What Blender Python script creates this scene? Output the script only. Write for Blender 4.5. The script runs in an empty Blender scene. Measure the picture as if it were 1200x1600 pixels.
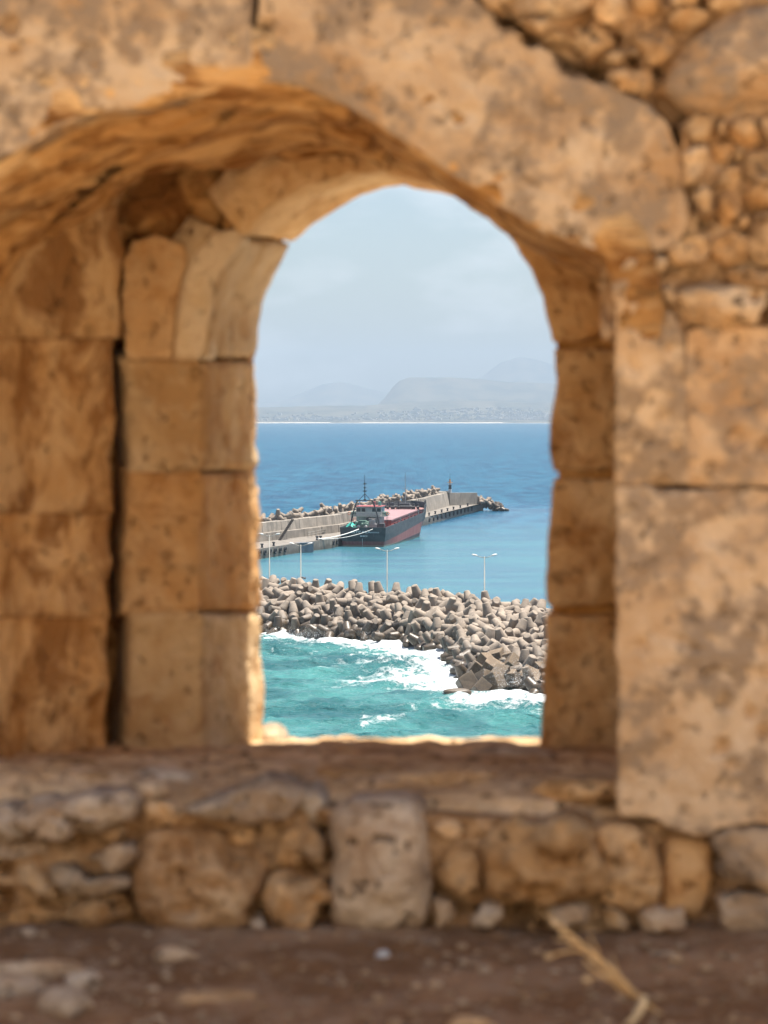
import bpy, bmesh, math, random
import numpy as np
from mathutils import Vector, Matrix, Quaternion

random.seed(7)
RNG = np.random.default_rng(7)
sc = bpy.context.scene
COL = sc.collection
R = math.radians

# ------------------------------------------------------------------ camera
EYE = 32.0           # eye height above the sea
FPX = 4000.0         # focal length in photograph pixels (1200 x 1600)
HOR = 650.0          # picture row of the true horizon
cam_d = bpy.data.cameras.new('camera')
cam = bpy.data.objects.new('camera', cam_d)
COL.objects.link(cam)
cam.location = (0, 0, EYE)
cam.rotation_euler = (R(90), 0, 0)
cam_d.sensor_fit = 'VERTICAL'
cam_d.sensor_width = 27.0
cam_d.sensor_height = 36.0
cam_d.lens = 36.0 * FPX / 1600.0
cam_d.shift_y = -(800.0 - HOR) / 1600.0
cam_d.clip_start = 0.1
cam_d.clip_end = 60000
cam_d.dof.use_dof = True
cam_d.dof.focus_distance = 520
cam_d.dof.aperture_fstop = 4.1
sc.camera = cam

# ------------------------------------------------------------------ sky, sun, exposure
SUN_AZ, SUN_EL = R(66), R(75)      # azimuth from +Y (view direction) towards +X
world = bpy.data.worlds.new('World')
sc.world = world
world.use_nodes = True
wn = world.node_tree
wn.nodes.clear()
w_out = wn.nodes.new('ShaderNodeOutputWorld')
w_bg = wn.nodes.new('ShaderNodeBackground')
w_sky = wn.nodes.new('ShaderNodeTexSky')
w_sky.sky_type = 'NISHITA'
w_sky.sun_disc = False
w_sky.sun_elevation = SUN_EL
w_sky.sun_rotation = SUN_AZ
w_sky.altitude = 0
w_sky.air_density = 1.0
w_sky.dust_density = 1.5
w_sky.ozone_density = 2.0
w_bg.inputs['Strength'].default_value = 0.063
# thin high cloud: noise over the whole sky dome
w_tc = wn.nodes.new('ShaderNodeTexCoord')
w_map = wn.nodes.new('ShaderNodeMapping')
w_map.inputs['Scale'].default_value = (9, 9, 22)
w_map.inputs['Location'].default_value = (0.35, 0, 0.1)
w_no = wn.nodes.new('ShaderNodeTexNoise')
w_no.inputs['Scale'].default_value = 2.2
w_no.inputs['Detail'].default_value = 5
w_rmp = wn.nodes.new('ShaderNodeMapRange')
w_rmp.inputs['From Min'].default_value = 0.5
w_rmp.inputs['From Max'].default_value = 0.85
w_rmp.inputs['To Max'].default_value = 0.6
w_mix = wn.nodes.new('ShaderNodeMix')
w_mix.data_type = 'RGBA'
w_mix.inputs[7].default_value = (8.2, 8.3, 8.6, 1)
L = wn.links.new
L(w_tc.outputs['Generated'], w_map.inputs['Vector'])
L(w_map.outputs['Vector'], w_no.inputs['Vector'])
L(w_no.outputs['Fac'], w_rmp.inputs['Value'])
L(w_rmp.outputs['Result'], w_mix.inputs[0])
L(w_sky.outputs['Color'], w_mix.inputs[6])
L(w_mix.outputs[2], w_bg.inputs['Color'])
L(w_bg.outputs['Background'], w_out.inputs['Surface'])

sun_d = bpy.data.lights.new('sun', 'SUN')
sun_d.energy = 4.8
sun_d.angle = R(0.53)
sun_d.color = (1.0, 0.94, 0.85)
sun = bpy.data.objects.new('sun', sun_d)
COL.objects.link(sun)
sdir = Vector((math.sin(SUN_AZ) * math.cos(SUN_EL), math.cos(SUN_AZ) * math.cos(SUN_EL), math.sin(SUN_EL)))
sun.rotation_euler = sdir.to_track_quat('Z', 'Y').to_euler()
sun.location = (20, 10, 60)

sc.view_settings.view_transform = 'Standard'
sc.view_settings.look = 'None'
sc.view_settings.gamma = 1.0
sc.view_settings.exposure = 1.35
sc.view_settings.use_curve_mapping = False
sc.render.engine = 'CYCLES'
sc.cycles.use_denoising = True
sc.cycles.max_bounces = 6
sc.cycles.diffuse_bounces = 4
sc.cycles.glossy_bounces = 2
sc.cycles.volume_bounces = 0
sc.cycles.adaptive_threshold = 0.02
sc.cycles.caustics_reflective = False
sc.cycles.caustics_refractive = False
sc.cycles.sample_clamp_indirect = 6

# ------------------------------------------------------------------ noise (numpy)
def _hash(ix, iy, iz):
    h = (ix * 374761393 + iy * 668265263 + iz * 2147483647 + 1013904223) & 0xFFFFFFFF
    h = ((h ^ (h >> 13)) * 1274126177) & 0xFFFFFFFF
    h = (h ^ (h >> 16)) & 0xFFFFFFFF
    return h.astype(np.float64) / 4294967295.0

def vnoise(P):
    P = np.asarray(P, float)
    F = np.floor(P)
    I = F.astype(np.int64)
    f = P - F
    f = f * f * f * (f * (f * 6 - 15) + 10)
    r = 0
    for dx in (0, 1):
        wx = f[:, 0] if dx else 1 - f[:, 0]
        for dy in (0, 1):
            wy = f[:, 1] if dy else 1 - f[:, 1]
            for dz in (0, 1):
                wz = f[:, 2] if dz else 1 - f[:, 2]
                r = r + wx * wy * wz * _hash(I[:, 0] + dx, I[:, 1] + dy, I[:, 2] + dz)
    return r

def fbm(P, octv=4, lac=2.03, gain=0.5):
    P = np.asarray(P, float)
    a, s, t = 1.0, 0.0, 0.0
    for k in range(octv):
        s = s + a * (vnoise(P + 17.3 * k) - 0.5)
        t += a
        a *= gain
        P = P * lac
    return s / t * 2.0          # about -1 .. 1

def sstep(a, b, x):
    t = np.clip((x - a) / (b - a), 0, 1)
    return t * t * (3 - 2 * t)

# ------------------------------------------------------------------ mesh helpers
def px(x, y, D):
    return np.array([(x - 600.0) * D / FPX, D, EYE - (y - HOR) * D / FPX])

def mesh_obj(name, verts, faces, mat=None, parent=None, smooth=True):
    me = bpy.data.meshes.new(name)
    if isinstance(verts, np.ndarray) and not isinstance(faces, np.ndarray):
        verts = verts.tolist()
    if isinstance(faces, np.ndarray):
        va = np.asarray(verts, np.float32)
        me.vertices.add(len(va)); me.vertices.foreach_set('co', va.ravel())
        nf = len(faces)
        me.loops.add(nf * 4); me.loops.foreach_set('vertex_index', faces.astype(np.int32).ravel())
        me.polygons.add(nf)
        me.polygons.foreach_set('loop_start', np.arange(0, nf * 4, 4, dtype=np.int32))
        me.update(calc_edges=True)
        me.validate()
    else:
        me.from_pydata(verts, [], faces)
        me.validate()
        me.update()
    if smooth:
        me.polygons.foreach_set('use_smooth', [True] * len(me.polygons))
    if mat:
        me.materials.append(mat)
    o = bpy.data.objects.new(name, me)
    COL.objects.link(o)
    if parent:
        o.parent = parent
    return o

def mesh_mixed(name, V, quads, polys, mat, parent, flip=False):
    """quads: int array; polys: list of index lists"""
    if flip:
        quads = quads[:, ::-1]
        polys = [p[::-1] for p in polys]
    sizes = np.r_[np.full(len(quads), 4), [len(p) for p in polys]].astype(np.int32)
    idx = np.r_[quads.ravel(), np.concatenate([np.asarray(p) for p in polys])].astype(np.int32)
    me = bpy.data.meshes.new(name)
    me.vertices.add(len(V)); me.vertices.foreach_set('co', np.asarray(V, np.float32).ravel())
    me.loops.add(len(idx)); me.loops.foreach_set('vertex_index', idx)
    me.polygons.add(len(sizes)); me.polygons.foreach_set('loop_start', np.r_[0, np.cumsum(sizes)[:-1]].astype(np.int32))
    me.update(calc_edges=True); me.validate()
    me.polygons.foreach_set('use_smooth', np.ones(len(me.polygons), bool))
    me.materials.append(mat)
    o = bpy.data.objects.new(name, me); COL.objects.link(o)
    o.parent = parent
    return o

def grid_faces(nx, ny):
    i, j = np.meshgrid(np.arange(nx - 1), np.arange(ny - 1))
    a = (j * nx + i).ravel()
    return np.stack([a, a + 1, a + nx + 1, a + nx], 1)

def bm_obj(name, bm, mat=None, parent=None, smooth=False, normals=True):
    if normals:
        bmesh.ops.recalc_face_normals(bm, faces=bm.faces)
    me = bpy.data.meshes.new(name)
    bm.to_mesh(me)
    bm.free()
    if smooth:
        me.polygons.foreach_set('use_smooth', [True] * len(me.polygons))
    if mat:
        me.materials.append(mat)
    o = bpy.data.objects.new(name, me)
    COL.objects.link(o)
    if parent:
        o.parent = parent
    return o

def empty(name, loc=(0, 0, 0), rz=0):
    o = bpy.data.objects.new(name, None)
    COL.objects.link(o)
    o.location = loc
    o.rotation_euler = (0, 0, rz)
    o.empty_display_size = 0.2
    return o

def tag(o, label=None, cat=None, group=None, kind=None):
    if label: o['label'] = label
    if cat: o['category'] = cat
    if group: o['group'] = group
    if kind: o['kind'] = kind
    return o

def add_box(bm, c, s, rot=None, taper=0.0):
    M = Matrix.Translation(Vector(c))
    if rot is not None:
        M = M @ rot.to_4x4()
    vs = []
    for dz in (-1, 1):
        k = 1 - taper if dz > 0 else 1
        for dx, dy in ((-1, -1), (1, -1), (1, 1), (-1, 1)):
            vs.append(bm.verts.new(M @ Vector((dx * s[0] / 2 * k, dy * s[1] / 2 * k, dz * s[2] / 2))))
    for f in ((0, 3, 2, 1), (4, 5, 6, 7), (0, 1, 5, 4), (1, 2, 6, 5), (2, 3, 7, 6), (3, 0, 4, 7)):
        bm.faces.new([vs[i] for i in f])

def add_tube(bm, pts, rads, n=8, cap=True):
    pts = [Vector(p) for p in pts]
    if not hasattr(rads, '__len__'):
        rads = [rads] * len(pts)
    rings = []
    for i, p in enumerate(pts):
        d = (pts[min(i + 1, len(pts) - 1)] - pts[max(i - 1, 0)]).normalized()
        q = d.to_track_quat('Z', 'Y')
        rings.append([bm.verts.new(p + q @ Vector((rads[i] * math.cos(2 * math.pi * k / n), rads[i] * math.sin(2 * math.pi * k / n), 0))) for k in range(n)])
    for a, b in zip(rings, rings[1:]):
        for k in range(n):
            bm.faces.new((a[k], a[(k + 1) % n], b[(k + 1) % n], b[k]))
    if cap:
        bm.faces.new(rings[0][::-1])
        bm.faces.new(rings[-1])

def copy_tree(o, parent=None):
    c = o.copy()
    COL.objects.link(c)
    if parent is not None:
        c.parent = parent
    for ch in o.children:
        copy_tree(ch, c)
    return c

# ------------------------------------------------------------------ material helpers
class NT:
    def __init__(self, name):
        self.m = bpy.data.materials.new(name)
        self.m.use_nodes = True
        self.t = self.m.node_tree
        self.b = self.t.nodes['Principled BSDF']
        self.out = self.t.nodes['Material Output']
    def n(self, typ, **kw):
        nd = self.t.nodes.new(typ)
        for k, v in kw.items():
            setattr(nd, k, v)
        return nd
    def l(self, a, b):
        self.t.links.new(a, b)
    def val(self, sock, v):
        if isinstance(v, bpy.types.NodeSocket):
            self.l(v, sock)
        else:
            sock.default_value = v
    def math(self, op, a, b=0.0, c=None):
        nd = self.n('ShaderNodeMath', operation=op)
        self.val(nd.inputs[0], a); self.val(nd.inputs[1], b)
        if c is not None: self.val(nd.inputs[2], c)
        return nd.outputs[0]
    def noise(self, vec, scale, detail=4, rough=0.55, dist=0.0):
        nd = self.n('ShaderNodeTexNoise')
        self.l(vec, nd.inputs['Vector'])
        nd.inputs['Scale'].default_value = scale
        nd.inputs['Detail'].default_value = detail
        nd.inputs['Roughness'].default_value = rough
        nd.inputs['Distortion'].default_value = dist
        return nd.outputs['Fac']
    def rng(self, v, a, b, c=0.0, d=1.0, smooth=True):
        nd = self.n('ShaderNodeMapRange')
        if smooth: nd.interpolation_type = 'SMOOTHSTEP'
        self.val(nd.inputs['Value'], v)
        for k, x in zip(('From Min', 'From Max', 'To Min', 'To Max'), (a, b, c, d)):
            nd.inputs[k].default_value = x
        return nd.outputs['Result']
    def mix(self, f, a, b, mode='MIX'):
        nd = self.n('ShaderNodeMix', data_type='RGBA', blend_type=mode)
        self.val(nd.inputs[0], f)
        for s, v in ((nd.inputs[6], a), (nd.inputs[7], b)):
            if isinstance(v, bpy.types.NodeSocket): self.l(v, s)
            else: s.default_value = (*v, 1)
        return nd.outputs[2]
    def scale(self, vec, s, off=None):
        nd = self.n('ShaderNodeMapping')
        self.l(vec, nd.inputs['Vector'])
        nd.inputs['Scale'].default_value = s
        if off is not None: nd.inputs['Location'].default_value = off
        return nd.outputs['Vector']
    def pos(self):
        return self.n('ShaderNodeNewGeometry').outputs['Position']
    def pos_rand(self, k=20):
        g = self.pos()
        r = self.n('ShaderNodeObjectInfo').outputs['Random']
        v = self.n('ShaderNodeVectorMath', operation='ADD')
        self.l(g, v.inputs[0])
        self.l(self.math('MULTIPLY', r, k), v.inputs[1])
        return v.outputs[0], r
    def bump(self, h, strength, dist):
        nd = self.n('ShaderNodeBump')
        nd.inputs['Strength'].default_value = strength
        nd.inputs['Distance'].default_value = dist
        self.l(h, nd.inputs['Height'])
        self.l(nd.outputs['Normal'], self.b.inputs['Normal'])
        return nd
    def color(self, c):
        self.val(self.b.inputs['Base Color'], c if isinstance(c, bpy.types.NodeSocket) else (*c, 1))
    def rough(self, r):
        self.val(self.b.inputs['Roughness'], r)

def plain(name, c, rough=0.6, var=0.25, scale=1.5, metal=0.0, rust=None):
    m = NT(name)
    p = m.pos()
    f = m.rng(m.noise(p, scale, 5, 0.6), 0.3, 0.72)
    col = m.mix(f, tuple(x * (1 - var) for x in c), tuple(min(1, x * (1 + var)) for x in c))
    if rust:
        col = m.mix(m.rng(m.noise(m.scale(p, (1.6, 1.6, 0.5)), scale * 1.7, 6, 0.65), 0.52, 0.68, 0, rust[3]), col, rust[:3])
    m.color(col)
    m.rough(rough)
    m.b.inputs['Metallic'].default_value = metal
    return m.m

def limestone(name, dark, mid, pale, lichen=(0.25, 0.185, 0.125), lich=0.5, stain=(0.20, 0.105, 0.04), st=0.6, bump=1.0, vary=0.2, patch=1.0, pits=0.75, run=1.0, stretch=None, cover=0.0, soak=0.0):
    m = NT(name)
    v, r = m.pos_rand()
    if run != 1.0: v = m.scale(v, (1.25, 1.25, run))
    if stretch: v = m.scale(v, stretch)
    n1 = m.noise(v, 5.0 * patch, 4, 0.62, 0.4)
    n2 = m.noise(v, 17, 3, 0.6)
    n3 = m.noise(v, 70, 2, 0.6)
    col = m.mix(m.rng(n1, 0.38, 0.50), dark, mid)
    col = m.mix(m.rng(n1, 0.50, 0.63), col, pale)
    col = m.mix(m.rng(n2, 0.46, 0.70, 0, 0.5), col, pale)
    # lichen and weathering patches
    lm = m.math('MULTIPLY', m.rng(m.noise(v, 7.5 * patch, 4, 0.66, 0.3), 0.485 - cover, 0.57 - cover), m.rng(n2, 0.32, 0.54))
    col = m.mix(m.math('MULTIPLY', lm, lich), col, lichen)
    # iron stains and darker pits
    sm = m.rng(m.noise(v, 10.5 * patch, 4, 0.68, 0.6), 0.50 - soak, 0.68 - soak)
    col = m.mix(m.math('MULTIPLY', sm, st), col, stain)
    pit = m.rng(m.noise(v, 24, 2, 0.5, 0.2), 0.62, 0.70)
    col = m.mix(m.math('MULTIPLY', pit, pits), col, tuple(x * 0.45 for x in stain))
    col = m.mix(1.0, col, m.mix(r, (1 - vary,) * 3, (1 + vary * 0.35,) * 3), 'MULTIPLY')
    r2 = m.math('FRACT', m.math('MULTIPLY', r, 7.31))
    col = m.mix(1.0, col, m.mix(r2, (1.04, 0.97, 0.86), (0.98, 1.02, 1.08)), 'MULTIPLY')
    m.color(col)
    m.rough(0.93)
    m.b.inputs['Specular IOR Level'].default_value = 0.15
    h = m.math('ADD', n2, m.math('MULTIPLY', n3, 0.45))
    h = m.math('SUBTRACT', h, m.math('MULTIPLY', pit, 0.8))
    m.bump(h, 0.8 * bump, 0.022)
    return m.m

M_FACE = limestone('limestone_face', (0.475, 0.295, 0.15), (0.58, 0.405, 0.245), (0.685, 0.525, 0.355), lichen=(0.325, 0.243, 0.168), lich=0.95, cover=0.045, stain=(0.37, 0.225, 0.115), st=0.40, patch=0.55, pits=0.3)
M_INNER = limestone('limestone_bounce_ochre', (0.50, 0.275, 0.105), (0.62, 0.385, 0.18), (0.71, 0.49, 0.27), lich=0.10, stain=(0.33, 0.15, 0.045), st=0.75, patch=0.6, pits=0.28)  # ochre tint carries part of the interreflected light, besides soil stain
M_FRAME = limestone('pale_bounce_stone', (0.55, 0.35, 0.165), (0.68, 0.485, 0.27), (0.77, 0.60, 0.385), lich=0.10, stain=(0.40, 0.20, 0.07), st=0.6, patch=0.55, pits=0.22)  # pale stone, lightened further to stand in for bounce light on the reveal
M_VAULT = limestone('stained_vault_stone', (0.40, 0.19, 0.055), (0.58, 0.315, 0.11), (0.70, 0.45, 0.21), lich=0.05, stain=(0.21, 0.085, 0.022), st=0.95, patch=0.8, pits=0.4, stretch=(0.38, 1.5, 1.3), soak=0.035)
M_RUN = limestone('rain_stained_stone', (0.46, 0.235, 0.08), (0.60, 0.355, 0.15), (0.69, 0.46, 0.235), lich=0.05, stain=(0.27, 0.12, 0.035), st=0.85, patch=0.6, pits=0.25, run=0.7, soak=0.07)
M_SOAK = limestone('dark_brown_stone', (0.40, 0.19, 0.06), (0.50, 0.265, 0.09), (0.60, 0.36, 0.15), lich=0.0, stain=(0.20, 0.085, 0.024), st=0.95, patch=0.6, pits=0.4, soak=0.13)  # darker, browner stone for the set-back pieces of the niche
M_RUB = limestone('rubble_stone', (0.46, 0.265, 0.115), (0.57, 0.365, 0.185), (0.68, 0.49, 0.295), lich=0.5, vary=0.3)
M_GREY = limestone('grey_weathered_stone', (0.40, 0.275, 0.17), (0.51, 0.385, 0.265), (0.62, 0.505, 0.375), lich=0.35, st=0.45, vary=0.25)
M_MORT = limestone('earth_mortar', (0.33, 0.19, 0.09), (0.44, 0.28, 0.15), (0.54, 0.385, 0.235), lich=0.2, vary=0.0)
M_SILL = limestone('sill_earth', (0.43, 0.265, 0.13), (0.55, 0.365, 0.20), (0.66, 0.48, 0.305), lich=0.3, vary=0.05)

# ------------------------------------------------------------------ stone builders
def resample(pts, n):
    pts = np.asarray(pts, float)
    d = np.r_[0, np.cumsum(np.linalg.norm(np.diff(pts, axis=0), axis=1))]
    t = np.linspace(0, d[-1], n)
    return np.stack([np.interp(t, d, pts[:, k]) for k in range(pts.shape[1])], 1)

def smooth_line(pts, it=2):
    p = np.asarray(pts, float)
    for _ in range(it):
        q = [p[0]]
        for a, b in zip(p, p[1:]):
            q += [a * 0.75 + b * 0.25, a * 0.25 + b * 0.75]
        q.append(p[-1])
        p = np.array(q)
    return p

def chaikin(p, it=2, c=0.22):
    p = np.asarray(p, float)
    for _ in range(it):
        n = np.roll(p, -1, 0)
        p = np.stack([p * (1 - c) + n * c, p * c + n * (1 - c)], 1).reshape(-1, p.shape[1])
    return p

HOLES = []          # (px, py, radius px, depth m): bigger hollows weathered into the near face

def erode(P, amp, seed, k=(3.5, 11, 34)):
    o = np.array([seed * 3.17, seed * 1.31, seed * 2.23])
    d = fbm(P * k[0] + o, 3) * 0.020 + fbm(P * k[1] + o, 3) * 0.010 + fbm(P * k[2] + o, 2) * 0.0035
    pit = sstep(0.60, 0.78, vnoise(P * 15 + o)) * 0.010 + sstep(0.66, 0.8, vnoise(P * 33 + o)) * 0.007
    return (d - pit) * amp

_seed = [0]
def stone(name, poly, D, mat, parent, bulge=0.02, edge=0.03, depth=0.22, amp=1.0, rounded=1, skew=0.12, step=0.014, tilt=(0, 0), pw=3.0, jag=0.006, cut=0.22):
    """one block: outline (picture px at depth D), domed and eroded front, sides running back into the wall"""
    _seed[0] += 1
    sd = _seed[0]
    p = np.asarray(poly, float)
    if rounded:
        p = chaikin(p, rounded, cut)
    p = np.vstack([p, p[:1]])
    scl = D / FPX
    per = np.sum(np.linalg.norm(np.diff(p, axis=0), axis=1)) * scl
    M = int(np.clip(per / step, 28, 420))
    o = resample(p, M + 1)[:-1]
    c = np.array([o[:, 0].mean(), o[:, 1].mean()])
    rad = np.linalg.norm(o - c, axis=1).max() * scl
    er = min(0.5, edge / max(rad, 1e-3))
    nr = int(np.clip(rad / step, 6, 46))
    ts = np.r_[1.0, 1 - er * np.array([0.12, 0.35, 0.7]), np.linspace(1 - er, 0.03, nr)]
    V = []
    for t in ts:
        q = c + (o - c) * t
        prof = (1 - t ** pw) * bulge
        e = max(0.0, 1 - (1 - t) / er)
        ed = edge * (1 - math.sqrt(max(0, 1 - e * e)))
        dd = D + ed - prof + tilt[0] * (q[:, 0] - c[0]) * scl + tilt[1] * (q[:, 1] - c[1]) * scl
        V.append(np.stack([(q[:, 0] - 600) * scl, dd, EYE - (q[:, 1] - HOR) * scl], 1))
    F = np.vstack(V)
    F[:, 1] -= erode(F, amp, sd)
    oo = np.array([sd * 2.1, sd * 4.7, sd * 0.9])
    F[:, 0] += fbm(F * 14 + oo, 3) * jag * 1.6
    F[:, 2] += fbm(F * 14 + oo + 50, 3) * jag * 1.6
    for hx, hy, hr, hd in HOLES:
        hp = px(hx, hy, D)
        rr = np.hypot(F[:, 0] - hp[0], F[:, 2] - hp[2]) / (hr * scl) + 0.5 * fbm(F * 30, 2)
        if abs(D - 6.0) < 0.2:
            F[:, 1] += hd * (1 - sstep(0.35, 1.1, rr))
    back = F[:M].copy()
    back[:, 1] = D + depth
    back[:, 0] += skew * depth
    nrg = len(ts)
    Vv = np.vstack([back, F])
    k_, i_ = np.meshgrid(np.arange(nrg), np.arange(M), indexing='ij')
    j_ = (i_ + 1) % M
    quads = np.stack([k_ * M + i_, k_ * M + j_, (k_ + 1) * M + j_, (k_ + 1) * M + i_], -1).reshape(-1, 4)
    polys = [np.arange(nrg * M, (nrg + 1) * M), np.arange(M)[::-1]]
    area = np.sum(o[:, 0] * np.roll(o[:, 1], -1) - np.roll(o[:, 0], -1) * o[:, 1])
    return mesh_mixed(name, Vv, quads, polys, mat, parent, flip=area > 0)

def slab(name, bottom, top, left, right, mat, parent, amp=1.0, edge=0.02, thick=0.2, step=0.014, gap=0.004, streak=0.0, world_pts=False):
    """Coons patch between four curves of (px, py, D) with a rounded eroded front and sides"""
    _seed[0] += 1
    sd = _seed[0]
    cv = []
    for c in (bottom, top, left, right):
        cv.append(np.array([px(*q) for q in c]) if not world_pts else np.asarray(c, float))
    ln = [np.sum(np.linalg.norm(np.diff(c, axis=0), axis=1)) for c in cv]
    nu = int(np.clip(max(ln[0], ln[1]) / step, 8, 180))
    nv = int(np.clip(max(ln[2], ln[3]) / step, 8, 180))
    B, T = resample(cv[0], nu), resample(cv[1], nu)
    Lf, Rt = resample(cv[2], nv), resample(cv[3], nv)
    u = np.linspace(0, 1, nu)[None, :, None]
    v = np.linspace(0, 1, nv)[:, None, None]
    S = (1 - v) * B[None] + v * T[None] + (1 - u) * Lf[:, None] + u * Rt[:, None] \
        - ((1 - u) * (1 - v) * B[0] + u * (1 - v) * B[-1] + (1 - u) * v * T[0] + u * v * T[-1])
    du = np.gradient(S, axis=1)
    dv = np.gradient(S, axis=0)
    N = np.cross(du, dv)
    N /= np.linalg.norm(N, axis=2, keepdims=True) + 1e-9
    mid = S[nv // 2, nu // 2]
    flip = np.dot(N[nv // 2, nu // 2], np.array([0, 0, EYE]) - mid) < 0
    if flip:
        N = -N
    P = S.reshape(-1, 3)
    Nf = N.reshape(-1, 3)
    eu = np.minimum(u, 1 - u) * (ln[0] + ln[1]) / 2
    ev = np.minimum(v, 1 - v) * (ln[2] + ln[3]) / 2
    e = np.minimum(eu, ev)[..., 0].reshape(-1)
    d = erode(P, amp, sd)
    if streak:
        q = np.stack([np.broadcast_to(u, (nv, nu, 1))[..., 0].ravel() * (ln[0] + ln[1]) * 0.9,
                      np.broadcast_to(v, (nv, nu, 1))[..., 0].ravel() * 9.0, np.full(nu * nv, sd * 1.7)], 1)
        d = d + fbm(q + fbm(P * 3, 2)[:, None] * 0.35, 4) * streak
    rnd = np.clip(1 - e / edge, 0, 1)
    d = d - edge * (1 - np.sqrt(np.clip(1 - rnd * rnd, 0, 1)))
    F = P + Nf * d[:, None]
    G = F.reshape(nv, nu, 3)
    ring = [(0, i) for i in range(nu)] + [(j, nu - 1) for j in range(1, nv)] + [(nv - 1, i) for i in range(nu - 2, -1, -1)] + [(j, 0) for j in range(nv - 2, 0, -1)]
    ridx = [j * nu + i for j, i in ring]
    navg = Nf.mean(0)
    bk = F[ridx] - (Nf[ridx] * 0.6 + navg * 0.4) * thick
    Vv = np.vstack([F, bk])
    nF, m_ = nu * nv, len(ridx)
    ra = np.array(ridx)
    kk = np.arange(m_); k2 = (kk + 1) % m_
    quads = np.vstack([grid_faces(nu, nv), np.stack([ra[k2], ra, nF + kk, nF + k2], 1)])
    return mesh_mixed(name, Vv, quads, [(nF + kk)[::-1]], mat, parent, flip=flip)

# ================================================================== terrain under the fortress
GZ = EYE - 1.2       # ground level at the foot of the wall
def ground_z(X, Y):
    z = np.full(X.shape, GZ)
    z = z + np.clip(-1.5 - Y, 0, 16) * 0.55                      # unseen bank behind the camera, added to bounce sun onto the wall
    z = z - sstep(7.9, 8.5, Y) * 0.95                            # unseen outer ledge, added to bounce sun up into the arch
    f = np.clip(Y - 15.5, 0, 200)
    z = z - np.minimum(f * 0.9 + sstep(0, 6, f) * 2.0, 33.6)     # then it falls away to the sea
    P = np.stack([X.ravel(), Y.ravel(), np.zeros(X.size)], 1)
    near = (sstep(-1, 3, Y) * (1 - sstep(8, 12, Y))).ravel()
    d = fbm(P * 1.3, 3) * 0.025 + fbm(P * 5, 4) * 0.024 + fbm(P * 22, 3) * 0.012
    far = fbm(P * 0.12, 4) * 0.8 + fbm(P * 0.6, 3) * 0.15
    return z + (d * near + far * (1 - near)).reshape(X.shape)

gx = np.unique(np.round(np.r_[np.linspace(-80, -6, 38), np.linspace(-6, -1.6, 45), np.linspace(-1.6, 1.6, 215), np.linspace(1.6, 6, 45), np.linspace(6, 80, 38)], 4))
gy = np.unique(np.round(np.r_[np.linspace(-45, 2, 48), np.linspace(2, 4.2, 23), np.linspace(4.2, 6.3, 142), np.linspace(6.3, 9, 20), np.linspace(9, 62, 54)], 4))
GXm, GYm = np.meshgrid(gx, gy)
GZm = ground_z(GXm, GYm)
gv = np.stack([GXm.ravel(), GYm.ravel(), GZm.ravel()], 1)
nx = len(gx)
gf = grid_faces(nx, len(gy))
m = NT('court_earth')
p = m.pos()
n1 = m.noise(p, 2.2, 6, 0.6); n2 = m.noise(p, 14, 5, 0.65); n3 = m.noise(p, 60, 4, 0.6)
c = m.mix(m.rng(n1, 0.42, 0.58), (0.18, 0.088, 0.034), (0.30, 0.172, 0.088))
c = m.mix(m.rng(n2, 0.48, 0.68, 0, 0.6), c, (0.37, 0.27, 0.18))
gy_ = m.n('ShaderNodeSeparateXYZ'); m.l(p, gy_.inputs[0])
c = m.mix(m.rng(m.math('ADD', gy_.outputs['Y'], m.math('MULTIPLY', n1, 3.0)), 6.2, 4.0, 0, 0.9), c, (0.64, 0.51, 0.355))   # unseen ground made pale so it throws light on the wall
c = m.mix(m.rng(m.math('ADD', gy_.outputs['Y'], m.math('MULTIPLY', n1, 0.6)), 7.9, 8.4, 0, 0.9), c, m.mix(n2, (0.52, 0.43, 0.31), (0.66, 0.57, 0.44)))   # unseen outer ledge made pale to reflect light inside
m.color(c); m.rough(0.95)
m.bump(m.math('ADD', n2, m.math('MULTIPLY', n3, 0.5)), 0.8, 0.02)
terrain = mesh_obj('terrain', gv, gf, m.m)
tag(terrain, kind='structure')

# ================================================================== the fortress wall
WALL = empty('fortress_wall', (0, 6.0, GZ))
tag(WALL, 'weathered ochre stone fortress wall framing the sea in an arched embrasure', 'wall', kind='thing')
WALL.location = (0, 0, 0)

N_ARCH = [(-165, 420), (-120, 335), (-60, 285), (0, 248), (45, 222), (90, 195), (150, 178), (220, 165), (290, 150), (345, 133), (400, 123), (450, 130),
          (500, 147), (550, 170), (620, 213), (700, 268), (780, 323), (850, 363), (900, 380), (938, 398), (955, 428), (960, 470)]
F_FRONT, F_BACK = 7.2, 7.85     # inner frame of the embrasure: near and far face
OPEN_R = [(866, 536), (870, 590), (862, 650), (859, 700), (867, 742), (862, 790), (855, 850), (852, 905), (856, 950), (852, 1010), (849, 1080), (846, 1150), (843, 1200)]

def prism_with_hole(name, hole, D0, hole2, D1, x0, x1, z0, z1, mat):
    bm = bmesh.new()
    rings = []
    for h, D in ((hole, D0), (hole2, D1)):
        hp = [((x - 600) * D / FPX, EYE - (y - HOR) * D / FPX) for x, y in h]
        rings.append([])
        edges = []
        for pts in (hp, [(x0, z0), (x1, z0), (x1, z1), (x0, z1)]):
            vs = [bm.verts.new((q[0], D, q[1])) for q in pts]
            edges += [bm.edges.new((vs[i], vs[(i + 1) % len(vs)])) for i in range(len(vs))]
            rings[-1].append(vs)
        bmesh.ops.triangle_fill(bm, use_beauty=True, use_dissolve=False, edges=edges)
    for k in (0, 1):
        a, b = rings[0][k], rings[1][k]
        for i in range(len(a)):
            j = (i + 1) % len(a)
            bm.faces.new((a[i], a[j], b[j], b[i]))
    return bm_obj(name, bm, mat, WALL)

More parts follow.
